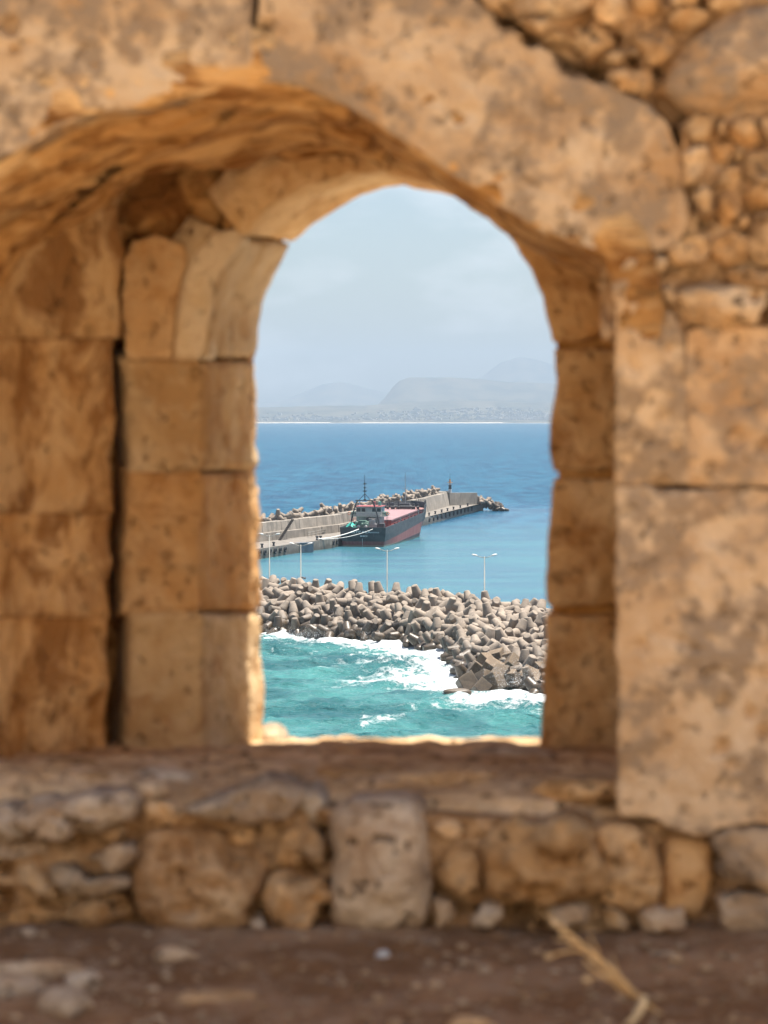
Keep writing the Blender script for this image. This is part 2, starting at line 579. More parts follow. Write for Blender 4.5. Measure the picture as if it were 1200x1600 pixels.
def far_pt(x, y, D=F_FRONT):
    X = (x - 600) * 6.0 / FPX + 0.108 * (D - 6.0) / 1.2
    return (600 + X * FPX / D, HOR + (y - HOR) * 6.0 / D, D)

WTOP = GZ + 11.0  # upper wall out of view, raised to keep the ground shaded
near_hole = [(x, y - 22) for x, y in N_ARCH] + [(982, 470), (982, 1240), (982, 1330), (-175, 1330)]
prism_with_hole('wall_core', near_hole, 6.14, [far_pt(x, y, 7.12)[:2] for x, y in near_hole], 7.12, -7, 7, GZ - 0.4, WTOP, M_MORT)
fh_a = [(314, 1300), (314, 950), (314, 560), (314, 470), (332, 408), (362, 362), (405, 312), (470, 272), (540, 254), (620, 256), (690, 277), (740, 304), (806, 360), (842, 430), (871, 530), (873, 740), (862, 950), (856, 1300)]
fh_b = [(405, 1300), (401, 950), (396, 560), (399, 478), (418, 425), (443, 374), (492, 334), (550, 300), (600, 281), (640, 276), (690, 284), (740, 311), (806, 366), (845, 434), (874, 530), (878, 740), (868, 950), (862, 1300)]
prism_with_hole('wall_core', fh_a, 7.60, fh_b, 7.80, -7, 7, GZ - 0.4, WTOP - 0.02, M_MORT)

bm = bmesh.new()
add_box(bm, (0, 6.98, WTOP + 0.1), (14.1, 1.9, 0.24))
bm_obj('light_seal_cap', bm, M_MORT, WALL)  # unseen lid, added to stop light entering the slit between the cores

# weathered hollows seen on the near face
HOLES += [(895, 93, 26, .10), (935, 108, 20, .09), (868, 72, 18, .08), (830, 60, 16, .08), (788, 30, 16, .08), (990, 96, 15, .08), (1030, 112, 12, .08), (1040, 160, 18, .10), (1060, 178, 20, .10), (965, 60, 10, .06), (1100, 352, 12, .06), (1122, 340, 10, .06), (1180, 465, 10, .05),
          (505, 1300, 9, .10), (515, 1340, 9, .12), (514, 1380, 10, .12), (508, 1420, 12, .12), (497, 1455, 14, .12), (480, 1360, 20, .08), (820, 1428, 22, .10), (800, 1432, 14, .10), (690, 1398, 16, .06), (6, 1360, 14, .10), (4, 1395, 16, .12), (2, 1425, 14, .1),
          (1122, 1350, 9, .10), (1120, 1385, 10, .12), (1116, 1420, 12, .12), (115, 1316, 14, .08), (95, 1320, 10, .07), (190, 1420, 12, .07), (120, 1462, 24, .06), (720, 1420, 12, .08), (396, 1425, 16, .07),
          (15, 42, 16, .035), (22, 78, 10, .02), (412, 52, 20, .06), (497, 32, 12, .018), (365, 62, 9, .012), (1030, 757, 14, .03), (1095, 757, 12, .02),
          (985, 575, 13, .008), (1040, 480, 12, .02), (1045, 545, 9, .018), (1155, 532, 9, .012), (1150, 690, 20, .018), (1190, 700, 16, .025),
          (1005, 1008, 10, .02), (1065, 1002, 14, .018), (1085, 1012, 13, .018), (1130, 1100, 15, .02), (1172, 1115, 16, .03), (1128, 1168, 17, .03), (1140, 1195, 12, .02),
          (1190, 1152, 14, .02), (1085, 930, 10, .008), (1128, 955, 16, .01), (1040, 650, 16, .014), (1055, 700, 12, .012), (1100, 640, 9, .01), (1170, 635, 10, .012)]

# ---- near face: arch stones and ashlar
stone('arch_stone', [(-330, -90), (391, -90), (394, 20), (396, 70), (397, 124), (345, 134), (290, 151), (220, 166), (150, 179), (90, 196), (45, 223), (0, 249), (-60, 286), (-120, 336), (-160, 400), (-330, 420)],
      6.0, M_FACE, WALL, bulge=0.010, edge=0.012, depth=0.10, rounded=0, amp=0.6)
stone('arch_stone', [(405, -90), (640, -90), (735, -8), (800, 40), (855, 78), (905, 105), (950, 125), (985, 150), (1015, 165), (1045, 190), (1058, 235), (1062, 285), (1080, 320), (1078, 350), (1055, 388), (1010, 396),
                     (940, 397), (900, 380), (850, 363), (780, 323), (700, 268), (620, 213), (550, 170), (500, 147), (450, 130), (403, 124)],
      6.0, M_FACE, WALL, bulge=0.012, edge=0.012, depth=0.10, rounded=0, amp=0.65)
stone('pier_block', [(958, 440), (975, 432), (1015, 440), (1030, 470), (1052, 490), (1067, 520), (1074, 600), (1076, 680), (1075, 756), (1010, 758), (962, 756), (961, 600)],
      6.0, M_FACE, WALL, bulge=0.004, edge=0.007, depth=0.3, rounded=0, amp=0.75)
stone('pier_block', [(1071, 516), (1130, 510), (1200, 511), (1330, 510), (1330, 757), (1200, 758), (1130, 759), (1074, 758), (1074, 640)],
      6.0, M_FACE, WALL, bulge=0.004, edge=0.007, depth=0.3, rounded=0, amp=0.75)
stone('pier_block', [(962, 757), (1040, 763), (1130, 764), (1340, 762), (1340, 1285), (1200, 1290), (1150, 1288), (1122, 1294), (1112, 1308), (1080, 1305), (1050, 1294), (1018, 1281), (968, 1280), (965, 1100), (963, 920)],
      6.0, M_FACE, WALL, bulge=0.006, edge=0.009, depth=0.32, rounded=0, amp=0.75)

# ---- rubble over and beside the arch
def rub(poly, mat=None, D=6.0, bulge=0.03, parent=WALL, **kw):
    poly = np.asarray(poly, float); poly = poly.mean(0) + (poly - poly.mean(0)) * 1.07
    kw.setdefault('edge', 0.016); kw.setdefault('amp', 1.7); kw.setdefault('pw', 4.5); kw.setdefault('depth', 0.16); kw.setdefault('jag', 0.012); kw.setdefault('cut', 0.06)
    return stone('rubble_stone', poly, D, mat or M_RUB, parent, bulge=bulge, **kw)

U = [
 [(752, -70), (930, -70), (925, 0), (905, 16), (880, 24), (845, 28), (800, 20), (765, 4)],
 [(810, 36), (832, 30), (864, 34), (860, 46), (846, 57), (828, 50)],
 [(850, 60), (872, 46), (900, 36), (938, 40), (963, 66), (946, 79), (905, 86), (870, 76)],
 [(932, 92), (950, 80), (985, 76), (998, 82), (975, 94), (945, 103)],
 [(984, 62), (1012, 42), (1045, 44), (1063, 58), (1056, 80), (1040, 98), (1020, 104), (1006, 86)],
 [(1040, 24), (1070, 18), (1106, 20), (1100, 32), (1072, 44), (1045, 40)],
 [(928, -20), (955, -30), (975, -5), (978, 20), (966, 38), (945, 34), (930, 14)],
 [(982, -40), (1036, -40), (1036, 12), (1018, 24), (992, 22), (982, 2)],
 [(1042, -40), (1096, -40), (1094, 6), (1070, 12), (1046, 12)],
 [(1102, -40), (1160, -40), (1158, 4), (1130, 12), (1108, 14)],
 [(948, 118), (975, 106), (1018, 106), (1024, 128), (1018, 146), (992, 150), (970, 138)],
 [(1070, 192), (1088, 178), (1112, 182), (1117, 202), (1104, 216), (1080, 214)],
 [(1138, 198), (1150, 178), (1178, 176), (1192, 196), (1184, 218), (1154, 222)],
 [(1064, 240), (1078, 226), (1098, 228), (1106, 255), (1096, 284), (1078, 288), (1066, 268)],
 [(1108, 222), (1132, 214), (1147, 230), (1140, 252), (1116, 256)],
 [(1112, 268), (1132, 254), (1156, 258), (1160, 282), (1142, 296), (1120, 290)],
 [(1086, 305), (1100, 292), (1118, 312), (1116, 338), (1100, 336)],
 [(1122, 306), (1138, 298), (1150, 325), (1144, 354), (1128, 350)],
 [(1156, 300), (1176, 288), (1215, 296), (1210, 324), (1172, 328)],
 [(1164, 236), (1195, 226), (1230, 240), (1230, 284), (1188, 292), (1166, 276)],
 [(1112, 376), (1140, 360), (1168, 372), (1166, 408), (1134, 418), (1114, 402)],
 [(1170, 345), (1200, 334), (1250, 345), (1250, 408), (1188, 412), (1170, 385)],
 [(1128, 426), (1165, 414), (1210, 424), (1260, 440), (1205, 452), (1150, 446)],
 [(956, 404), (975, 400), (992, 404), (984, 428), (966, 430)],
 [(996, 410), (1022, 402), (1042, 410), (1036, 432), (1008, 436)],
 [(1044, 392), (1066, 376), (1096, 368), (1106, 390), (1094, 412), (1060, 414)],
 [(1058, 462), (1075, 448), (1130, 446), (1192, 456), (1197, 480), (1180, 500), (1130, 508), (1082, 504), (1064, 484)],
 [(1034, 448), (1050, 440), (1060, 456), (1052, 474), (1038, 468)],
 [(1100, 342), (1116, 346), (1120, 362), (1104, 362)],
 [(1200, 462), (1300, 455), (1300, 508), (1205, 505)],
 [(1152, 336), (1166, 332), (1168, 352), (1154, 356)],
 [(1196, 190), (1290, 180), (1290, 232), (1200, 222)],
 [(1122, 190), (1134, 188), (1136, 206), (1124, 208)],
 [(1150, 226), (1164, 226), (1162, 246), (1150, 246)],
]
for i, q in enumerate(U):
    rub(q, bulge=0.02 + 0.02 * random.random(), D=6.0 + random.uniform(-0.012, 0.02), tilt=(random.uniform(-.12, .12), random.uniform(-.15, .05)))
stone('rubble_boulder', [(1031, 135), (1038, 106), (1060, 76), (1094, 46), (1128, 24), (1170, 8), (1300, 0), (1300, 168), (1200, 172), (1165, 166), (1135, 182), (1092, 182), (1058, 166), (1040, 152)],
      6.0, M_FACE, WALL, bulge=0.06, edge=0.05, depth=0.2, pw=2.2, amp=1.1)

# ---- mortar bed behind the rubble
def bed(poly, D, amp=1.6):
    return stone('mortar', poly, D, M_MORT, WALL, bulge=0.0, edge=0.004, depth=0.05, rounded=0, amp=amp, jag=0)
bed([(700, -80), (1330, -80), (1330, 530), (940, 530), (940, 420), (1060, 395), (1085, 330), (1060, 200), (960, 120), (850, 70)], 6.035, 2.4)
bed([(-330, 1262), (560, 1262), (970, 1290), (1330, 1270), (1330, 1490), (-330, 1490)], 6.045, 2.6)

# ---- the wall runs on to both sides of the picture
rw = random.Random(4)
for sgn, x0 in ((1, 1346), (-1, -486)):
    rows_ = [-90, 190, 470, 760, 1040, 1292, 1480]
    for ra_, rb_ in zip(rows_, rows_[1:]):
        x = x0
        while abs(x - 600) < 2900:
            w = rw.uniform(210, 430) * (0.6 if ra_ > 1200 else 1)
            a_, b_ = (x, x + sgn * (w - 5))
            j = lambda: rw.uniform(-5, 5)
            stone('wall_block', [(a_, ra_ + 3 + j()), ((a_ + b_) / 2, ra_ + 3 + j()), (b_, ra_ + 3 + j()), (b_ + j(), (ra_ + rb_) / 2), (b_, rb_ - 3 + j()), ((a_ + b_) / 2, rb_ - 3 + j()), (a_, rb_ - 3 + j()), (a_ + j(), (ra_ + rb_) / 2)],
                  6.0, rw.choice((M_FACE, M_FACE, M_RUB)), WALL, bulge=0.006, edge=0.015, depth=0.18, amp=0.9, rounded=0, step=0.05)
            x += sgn * w

# ---- low rubble course under the sill
Lw = [
 ([(28, 1278), (45, 1256), (80, 1252), (130, 1240), (185, 1241), (209, 1258), (202, 1280), (150, 1290), (110, 1303), (80, 1315), (54, 1313), (34, 1298)], M_GREY, .05, 5.97),
 ([(-80, 1268), (0, 1262), (28, 1272), (30, 1300), (16, 1318), (-40, 1322), (-80, 1310)], M_GREY, .03, 6.0),
 ([(-50, 1326), (20, 1318), (70, 1320), (78, 1336), (40, 1348), (-40, 1346)], M_GREY, .025, 6.01),
 ([(148, 1304), (165, 1294), (190, 1295), (197, 1306), (180, 1318), (156, 1318)], M_RUB, .025, 6.01),
 ([(136, 1344), (165, 1330), (196, 1315), (206, 1330), (200, 1356), (180, 1365), (155, 1352)], M_GREY, .03, 6.0),
 ([(80, 1352), (112, 1350), (142, 1369), (200, 1377), (208, 1390), (160, 1402), (114, 1398), (95, 1378)], M_GREY, .035, 5.99),
 ([(10, 1388), (22, 1358), (50, 1350), (80, 1360), (96, 1388), (92, 1410), (50, 1416), (18, 1410)], M_RUB, .03, 6.02),
 ([(100, 1438), (115, 1415), (150, 1406), (185, 1410), (196, 1428), (180, 1446), (145, 1458), (112, 1456)], M_RUB, .045, 5.98),
 ([(286, 1262), (312, 1250), (380, 1238), (430, 1224), (463, 1232), (467, 1256), (450, 1276), (420, 1287), (390, 1291), (350, 1281), (312, 1269)], M_GREY, .05, 5.96),
 ([(350, 1308), (372, 1298), (398, 1302), (402, 1318), (376, 1324), (354, 1320)], M_RUB, .02, 6.02),
 ([(428, 1336), (445, 1302), (475, 1288), (500, 1300), (513, 1334), (508, 1356), (470, 1359), (434, 1356)], M_RUB, .03, 6.0),
 ([(414, 1400), (430, 1373), (470, 1365), (504, 1374), (513, 1400), (501, 1430), (482, 1454), (465, 1470), (440, 1456), (420, 1430)], M_RUB, .045, 5.98),
 ([(364, 1336), (380, 1326), (398, 1336), (396, 1352), (376, 1354)], M_RUB, .02, 6.03),
 ([(676, 1292), (690, 1276), (712, 1276), (724, 1295), (712, 1314), (688, 1312)], M_RUB, .03, 6.0),
 ([(682, 1340), (705, 1322), (740, 1326), (758, 1352), (752, 1390), (722, 1404), (692, 1392), (680, 1366)], M_RUB, .03, 6.02),
 ([(674, 1426), (684, 1406), (702, 1410), (708, 1434), (696, 1454), (680, 1452)], M_GREY, .03, 5.99),
 ([(732, 1428), (750, 1408), (778, 1406), (782, 1426), (762, 1446), (740, 1450)], M_GREY, .025, 6.0),
 ([(762, 1335), (780, 1302), (830, 1286), (890, 1279), (922, 1290), (938, 1330), (944, 1370), (920, 1400), (868, 1411), (810, 1416), (776, 1402), (760, 1366)], M_RUB, .04, 5.98),
 ([(926, 1312), (950, 1298), (990, 1300), (1022, 1320), (1032, 1370), (1024, 1412), (990, 1426), (955, 1420), (940, 1396), (950, 1360)], M_RUB, .035, 6.0),
 ([(730, 1300), (752, 1284), (778, 1290), (768, 1318), (756, 1342), (738, 1326)], M_GREY, .02, 6.02),
 ([(1120, 1312), (1150, 1300), (1200, 1298), (1330, 1300), (1330, 1384), (1200, 1390), (1150, 1384), (1126, 1360)], M_FACE, .03, 5.99),
 ([(1128, 1410), (1150, 1392), (1200, 1396), (1330, 1392), (1330, 1480), (1200, 1472), (1150, 1464), (1130, 1446)], M_FACE, .03, 5.99),
 ([(860, 1422), (890, 1414), (924, 1420), (926, 1446), (896, 1458), (864, 1452)], M_GREY, .025, 6.0),
 ([(934, 1428), (962, 1424), (992, 1434), (990, 1456), (950, 1460)], M_RUB, .025, 6.0),
 ([(1000, 1428), (1030, 1420), (1064, 1430), (1070, 1452), (1034, 1460), (1004, 1452)], M_GREY, .025, 5.99),
 ([(818, 1424), (846, 1418), (856, 1440), (840, 1456), (818, 1450)], M_RUB, .02, 6.02),
 ([(388, 1440), (404, 1430), (416, 1448), (406, 1464), (390, 1462)], M_GREY, .02, 5.99),
 ([(468, 1240), (492, 1236), (512, 1252), (508, 1276), (484, 1284), (470, 1262)], M_GREY, .02, 6.03),
 ([(600, 1480), (616, 1474), (622, 1484), (606, 1490)], M_GREY, .015, 5.9),
 ([(-90, 1356), (-10, 1352), (4, 1380), (-4, 1420), (-90, 1424)], M_RUB, .03, 6.02),
 ([(-90, 1430), (0, 1426), (60, 1424), (92, 1436), (80, 1458), (-90, 1466)], M_RUB, .02, 6.03),
 ([(214, 1262), (236, 1250), (282, 1258), (300, 1274), (270, 1288), (226, 1284)], M_RUB, .02, 6.04),
]
for q, mt, b, D in Lw:
    rub(q, mt, D=D, bulge=b * 0.8, edge=0.024, pw=4.0, amp=1.9, jag=0.015)
stone('rubble_boulder', [(511, 1284), (530, 1263), (580, 1254), (640, 1256), (662, 1270), (668, 1300), (674, 1370), (672, 1430), (660, 1460), (600, 1468), (545, 1466), (518, 1452), (513, 1400), (519, 1340)],
      5.96, M_GREY, WALL, bulge=0.045, edge=0.05, depth=0.2, pw=3, amp=1.0)
stone('rubble_concretion', [(206, 1330), (225, 1298), (290, 1292), (345, 1300), (400, 1332), (428, 1362), (412, 1392), (404, 1440), (370, 1458), (300, 1463), (232, 1458), (208, 1432), (202, 1380)],
      5.99, M_MORT, WALL, bulge=0.035, edge=0.05, depth=0.15, pw=2, amp=2.6)
stone('rubble_block', [(1036, 1310), (1075, 1312), (1116, 1318), (1112, 1400), (1092, 1440), (1040, 1436), (1034, 1370)],
      6.06, M_INNER, WALL, bulge=0.01, edge=0.02, depth=0.1, amp=1.3)

# ---- sill: sloping earth and slabs inside the embrasure
def sill_h(D, X):
    return np.interp(D, [5.9, 6.0, 6.5, 7.2, 7.95, 8.1], [0.90, 0.895, 0.905, 0.95, 1.028, 1.08]) - 0.02 * np.clip(-X - 0.2, 0, 1) * (D < 6.9)
sx = np.linspace(-1.7, 1.1, 230)
sy = np.linspace(6.10, 8.0, 165)
SX, SY = np.meshgrid(sx, sy)
P = np.stack([SX.ravel(), SY.ravel(), np.zeros(SX.size)], 1)
Q = P * np.array([1.0, 2.6, 1.0])
dz = fbm(P * 2.2, 3) * 0.022 + fbm(Q * 6, 4) * 0.02 + fbm(P * 28, 2) * 0.005
lay = np.floor((fbm(Q * 2.5 + 9, 3) + 1) * 3) / 3 * 0.016
SZ = EYE - sill_h(SY.ravel(), SX.ravel()) + dz + lay - 0.03 * np.exp(-((SY.ravel() - 6.10) / 0.05) ** 2)
top = np.stack([SX.ravel(), SY.ravel(), SZ], 1)
nsx, nsy = len(sx), len(sy)
ring = [i for i in range(nsx)] + [j * nsx + nsx - 1 for j in range(1, nsy)] + [(nsy - 1) * nsx + i for i in range(nsx - 2, -1, -1)] + [j * nsx for j in range(nsy - 2, 0, -1)]
bk = top[ring].copy(); bk[:, 2] = EYE - 1.16
V = np.vstack([top, bk])
fs = [(j * nsx + i, j * nsx + i + 1, (j + 1) * nsx + i + 1, (j + 1) * nsx + i) for j in range(nsy - 1) for i in range(nsx - 1)]
mm = len(ring)
fs += [(ring[(k + 1) % mm], ring[k], len(top) + k, len(top) + (k + 1) % mm) for k in range(mm)]
mesh_obj('sill', V, fs, M_SILL, WALL)

def lump(name, c, s, mat, parent=None, amp=0.25, seed=0, sub=3, rot=0.0, flat=None):
    bm = bmesh.new()
    bmesh.ops.create_icosphere(bm, subdivisions=sub, radius=1)
    P = np.array([v.co[:] for v in bm.verts])
    n = fbm(P * 1.1 + seed * 5.3, 3) * amp * 1.6 + fbm(P * 3.1 + seed, 3) * amp * 0.5
    P2 = P * (1 + n)[:, None]
    P2 = np.sign(P2) * np.abs(P2) ** 0.8
    if flat is not None:
        P2[:, 2] = np.clip(P2[:, 2], -9, flat)
    ca, sa = math.cos(rot), math.sin(rot)
    P2 = P2 * np.array(s)
    P2 = np.stack([P2[:, 0] * ca - P2[:, 1] * sa, P2[:, 0] * sa + P2[:, 1] * ca, P2[:, 2]], 1)
    for v, q in zip(bm.verts, P2):
        v.co = q
    o = bm_obj(name, bm, mat, parent, smooth=True)
    o.location = c
    return o

# stones along the outer edge of the sill, out in the sun
for i, (x0, x1, y, D) in enumerate([(418, 470, 1166, 7.93), (466, 545, 1160, 7.96), (540, 618, 1161, 7.97), (612, 676, 1168, 7.9), (668, 742, 1167, 7.96), (738, 800, 1170, 7.94), (795, 862, 1171, 7.96), (855, 930, 1170, 7.95)]):
    cx = ((x0 + x1) / 2 - 600) * D / FPX
    cz = EYE - (y - HOR) * D / FPX
    w = (x1 - x0) * D / FPX / 2
    lump('sill_stone', (cx, D - 0.03, cz - 0.082), (w * 1.08, 0.13, 0.05), M_FACE, WALL, 0.2, 40 + i, rot=random.uniform(-.1, .1))
lump('sill_stone', (px(424, 1160, 7.9)[0], 7.92, px(424, 1160, 7.9)[2]), (0.05, 0.10, 0.055), M_FACE, WALL, 0.25, 61)
# loose slabs bedded in the sill
for i, (x, y, D, w, d) in enumerate([(470, 1183, 7.1, .11, .10), (370, 1190, 7.0, .08, .07), (620, 1190, 6.95, .13, .09), (760, 1180, 7.35, .10, .10), (800, 1192, 7.0, .12, .08), (90, 1215, 6.45, .10, .08),
                                     (145, 1230, 6.2, .06, .05), (250, 1222, 6.3, .08, .06), (560, 1215, 6.4, .12, .08), (700, 1225, 6.35, .14, .08), (230, 1238, 6.1, .05, .05), (905, 1255, 6.15, .12, .06), (20, 1232, 6.2, .07, .06)]):
    cx = (x - 600) * D / FPX
    cz = float(EYE - sill_h(np.array([D]), np.array([cx]))[0])
    lump('sill_stone', (cx, D, cz + 0.004), (w, d, 0.026), [M_SILL, M_GREY, M_RUB][i % 3], WALL, 0.22, 80 + i, rot=random.uniform(-.5, .5))

# ---- inner frame, left: quoins that turn from the frame face into the passage
EL = [(403, 562), (402, 640), (404, 720), (407, 800), (409, 880), (409, 957), (412, 1040), (415, 1110), (417, 1190)]
def edge_at(y):
    return float(np.interp(y, [e[1] for e in EL], [e[0] for e in EL]))
def quoin(y0, y1, xl0, xl1, xc=320, xr0=None, xr1=None, mat=M_FRAME, name='frame_stone', **kw):
    xr0 = xr0 if xr0 else edge_at(y0); xr1 = xr1 if xr1 else edge_at(y1)
    s = F_FRONT / F_BACK
    yb = lambda y: HOR + (y - HOR) * 1.0
    bottom = [(xl1, y1, F_FRONT), ((xl1 + xc) / 2, y1, F_FRONT - .005), (xc - 6, y1, F_FRONT), (xc + 6, y1 - 1, F_FRONT + .06), (xr1, y1 - 4, F_BACK)]
    topc = [(xl0, y0, F_FRONT), ((xl0 + xc) / 2, y0, F_FRONT - .005), (xc - 6, y0, F_FRONT), (xc + 6, y0, F_FRONT + .06), (xr0, y0, F_BACK)]
    n = 7
    yy = np.linspace(y1, y0, n)
    jl = [0] + [random.uniform(-2.5, 2.5) for _ in range(n - 2)] + [0]
    left = [(np.interp(y, [y0, y1], [xl0, xl1]) + j, y, F_FRONT + (0.02 if 0 < k < n - 1 else 0)) for k, (y, j) in enumerate(zip(yy, jl))]
    right = [(np.interp(y, [y0, y1], [xr0, xr1]) + j * .6, y if k else y1 - 4, F_BACK) for k, (y, j) in enumerate(zip(yy, jl))]
    return slab(name, bottom, topc, left, right, mat, WALL, thick=0.16, **kw)
quoin(959, 1185, 200, 190, amp=0.6, edge=0.012)
quoin(740, 954, 196, 188, amp=0.7, edge=0.012, mat=M_INNER)
quoin(565, 736, 186, 200, amp=0.7, edge=0.012)
# arch of the frame: springer stone, face stones and the long arch stone
slab('frame_stone', [(322, 557, F_FRONT), (360, 558, 7.5), (403, 558, F_BACK)], [(374, 378, F_FRONT), (410, 380, 7.5), (455, 383, F_BACK)],
     [(322, 557, F_FRONT), (328, 475, F_FRONT), (346, 418, F_FRONT), (374, 378, F_FRONT)], [(403, 558, F_BACK), (405, 515, F_BACK), (413, 475, F_BACK), (431, 428, F_BACK), (455, 383, F_BACK)], M_FRAME, WALL, thick=.16, amp=0.35, edge=.006)
slab('frame_arch_stone', [(377, 368, F_FRONT), (415, 324, F_FRONT), (475, 289, F_FRONT), (540, 272, F_FRONT), (600, 268, F_FRONT), (660, 268, F_FRONT)],
     [(457, 380, F_BACK), (500, 346, F_BACK), (555, 312, F_BACK), (600, 294, F_BACK), (640, 289, F_BACK), (672, 288, F_BACK)],
     [(377, 368, F_FRONT), (420, 372, 7.5), (457, 380, F_BACK)], [(660, 268, F_FRONT), (666, 279, 7.5), (672, 288, F_BACK)], M_FRAME, WALL, thick=.16, amp=0.35, edge=.006)
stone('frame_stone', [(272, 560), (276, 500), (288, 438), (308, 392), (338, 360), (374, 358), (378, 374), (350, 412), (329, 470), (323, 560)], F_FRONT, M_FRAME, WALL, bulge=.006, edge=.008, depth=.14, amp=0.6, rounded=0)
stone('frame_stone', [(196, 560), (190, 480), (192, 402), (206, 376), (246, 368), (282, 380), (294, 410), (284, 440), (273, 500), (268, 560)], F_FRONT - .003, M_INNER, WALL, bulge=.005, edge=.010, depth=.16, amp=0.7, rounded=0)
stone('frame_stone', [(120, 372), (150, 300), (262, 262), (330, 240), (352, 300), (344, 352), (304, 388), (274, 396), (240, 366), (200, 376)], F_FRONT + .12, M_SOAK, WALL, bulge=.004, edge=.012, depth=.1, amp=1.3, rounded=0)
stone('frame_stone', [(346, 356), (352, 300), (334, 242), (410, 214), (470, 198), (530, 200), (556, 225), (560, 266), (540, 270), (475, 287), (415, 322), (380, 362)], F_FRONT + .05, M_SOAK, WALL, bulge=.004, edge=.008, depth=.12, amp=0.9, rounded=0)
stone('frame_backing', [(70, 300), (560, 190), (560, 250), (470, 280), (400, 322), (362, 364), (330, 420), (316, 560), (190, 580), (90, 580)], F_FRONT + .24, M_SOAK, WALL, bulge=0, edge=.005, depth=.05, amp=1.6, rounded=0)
# ---- inner frame, right: face blocks beside the opening
def frame_r(y0, y1, xr=1010):
    ys = [y0 + 4] + [y for _, y in OPEN_R if y0 + 12 < y < y1 - 12] + [y1 - 4]
    xs = [float(np.interp(y, [q[1] for q in OPEN_R], [q[0] for q in OPEN_R])) for y in ys]
    poly = [(x, y) for x, y in zip(xs, ys)] + [(xr, y1 - 4), (xr, y0 + 4)]
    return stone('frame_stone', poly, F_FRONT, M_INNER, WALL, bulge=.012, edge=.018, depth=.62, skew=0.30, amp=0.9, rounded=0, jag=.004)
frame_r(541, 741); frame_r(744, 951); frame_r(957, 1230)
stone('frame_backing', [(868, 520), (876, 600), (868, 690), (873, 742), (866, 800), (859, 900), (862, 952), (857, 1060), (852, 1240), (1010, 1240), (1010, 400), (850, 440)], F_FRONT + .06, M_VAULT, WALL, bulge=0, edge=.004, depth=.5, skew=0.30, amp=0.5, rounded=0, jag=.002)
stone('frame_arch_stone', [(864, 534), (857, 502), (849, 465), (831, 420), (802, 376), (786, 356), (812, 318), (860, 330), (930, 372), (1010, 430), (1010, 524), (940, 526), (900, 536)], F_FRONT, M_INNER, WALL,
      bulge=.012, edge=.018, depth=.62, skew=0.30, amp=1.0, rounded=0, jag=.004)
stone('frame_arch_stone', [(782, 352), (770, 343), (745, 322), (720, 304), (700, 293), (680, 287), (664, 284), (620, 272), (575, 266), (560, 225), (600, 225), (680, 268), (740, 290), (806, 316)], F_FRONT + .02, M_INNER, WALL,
      bulge=.008, edge=.016, depth=.6, skew=0.22, amp=1.0, rounded=0, jag=.004)

# ---- vault between the near face and the frame
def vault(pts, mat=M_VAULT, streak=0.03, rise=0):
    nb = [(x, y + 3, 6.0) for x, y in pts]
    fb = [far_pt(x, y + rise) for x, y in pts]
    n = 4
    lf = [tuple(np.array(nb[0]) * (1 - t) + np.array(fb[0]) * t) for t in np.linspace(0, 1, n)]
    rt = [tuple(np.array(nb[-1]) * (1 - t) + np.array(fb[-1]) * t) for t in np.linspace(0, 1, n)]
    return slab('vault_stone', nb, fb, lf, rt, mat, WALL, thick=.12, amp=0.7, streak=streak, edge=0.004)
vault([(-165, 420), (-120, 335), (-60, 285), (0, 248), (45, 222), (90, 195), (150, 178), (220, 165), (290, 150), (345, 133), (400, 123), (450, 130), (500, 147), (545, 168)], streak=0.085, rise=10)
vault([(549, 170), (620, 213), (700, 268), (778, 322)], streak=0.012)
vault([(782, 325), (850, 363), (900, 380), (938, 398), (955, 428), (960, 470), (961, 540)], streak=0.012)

# ---- left side of the embrasure
def left_block(y0, y1, x1=166, **kw):
    D0, D1 = 6.72, 7.16
    s = D0 / D1
    b = [(-70, y1 + 3, D0), (40, y1, 7.0), (x1, y1, D1)]
    t = [(-70, y0 - 3, D0), (40, y0, 7.0), (x1, y0, D1)]
    lf = [(-70, y1 + 3, D0), (-72, (y0 + y1) / 2, D0), (-70, y0 - 3, D0)]
    rt = [(x1, y1, D1), (x1 - 5, y1 * .7 + y0 * .3, D1 + .02), (x1 + 4, y1 * .45 + y0 * .55, D1), (x1 - 3, y1 * .2 + y0 * .8, D1 + .02), (x1, y0, D1)]
    return slab('reveal_stone', b, t, lf, rt, kw.pop('mat', M_RUN), WALL, thick=.15, edge=.008, **kw)
left_block(966, 1195, 170, amp=0.6)
left_block(803, 965, 174, amp=0.6)
left_block(528, 802, 180, amp=0.7)
left_block(290, 527, 192, amp=0.8)
for i, (x, y, D, w, h_) in enumerate([(165, 655, 7.56, .05, .14), (168, 900, 7.54, .04, .10), (176, 1060, 7.52, .03, .08)]):
    lump('packing_stone', tuple(px(x, y, D)), (w, 0.05, h_), M_VAULT, WALL, 0.35, 120 + i)
stone('recess_infill', [(60, 320), (215, 320), (205, 600), (205, 900), (200, 1190), (110, 1190), (110, 900), (80, 600)], 7.38, M_SOAK, WALL, bulge=0.0, edge=0.01, depth=.03, rounded=0, amp=2.4)
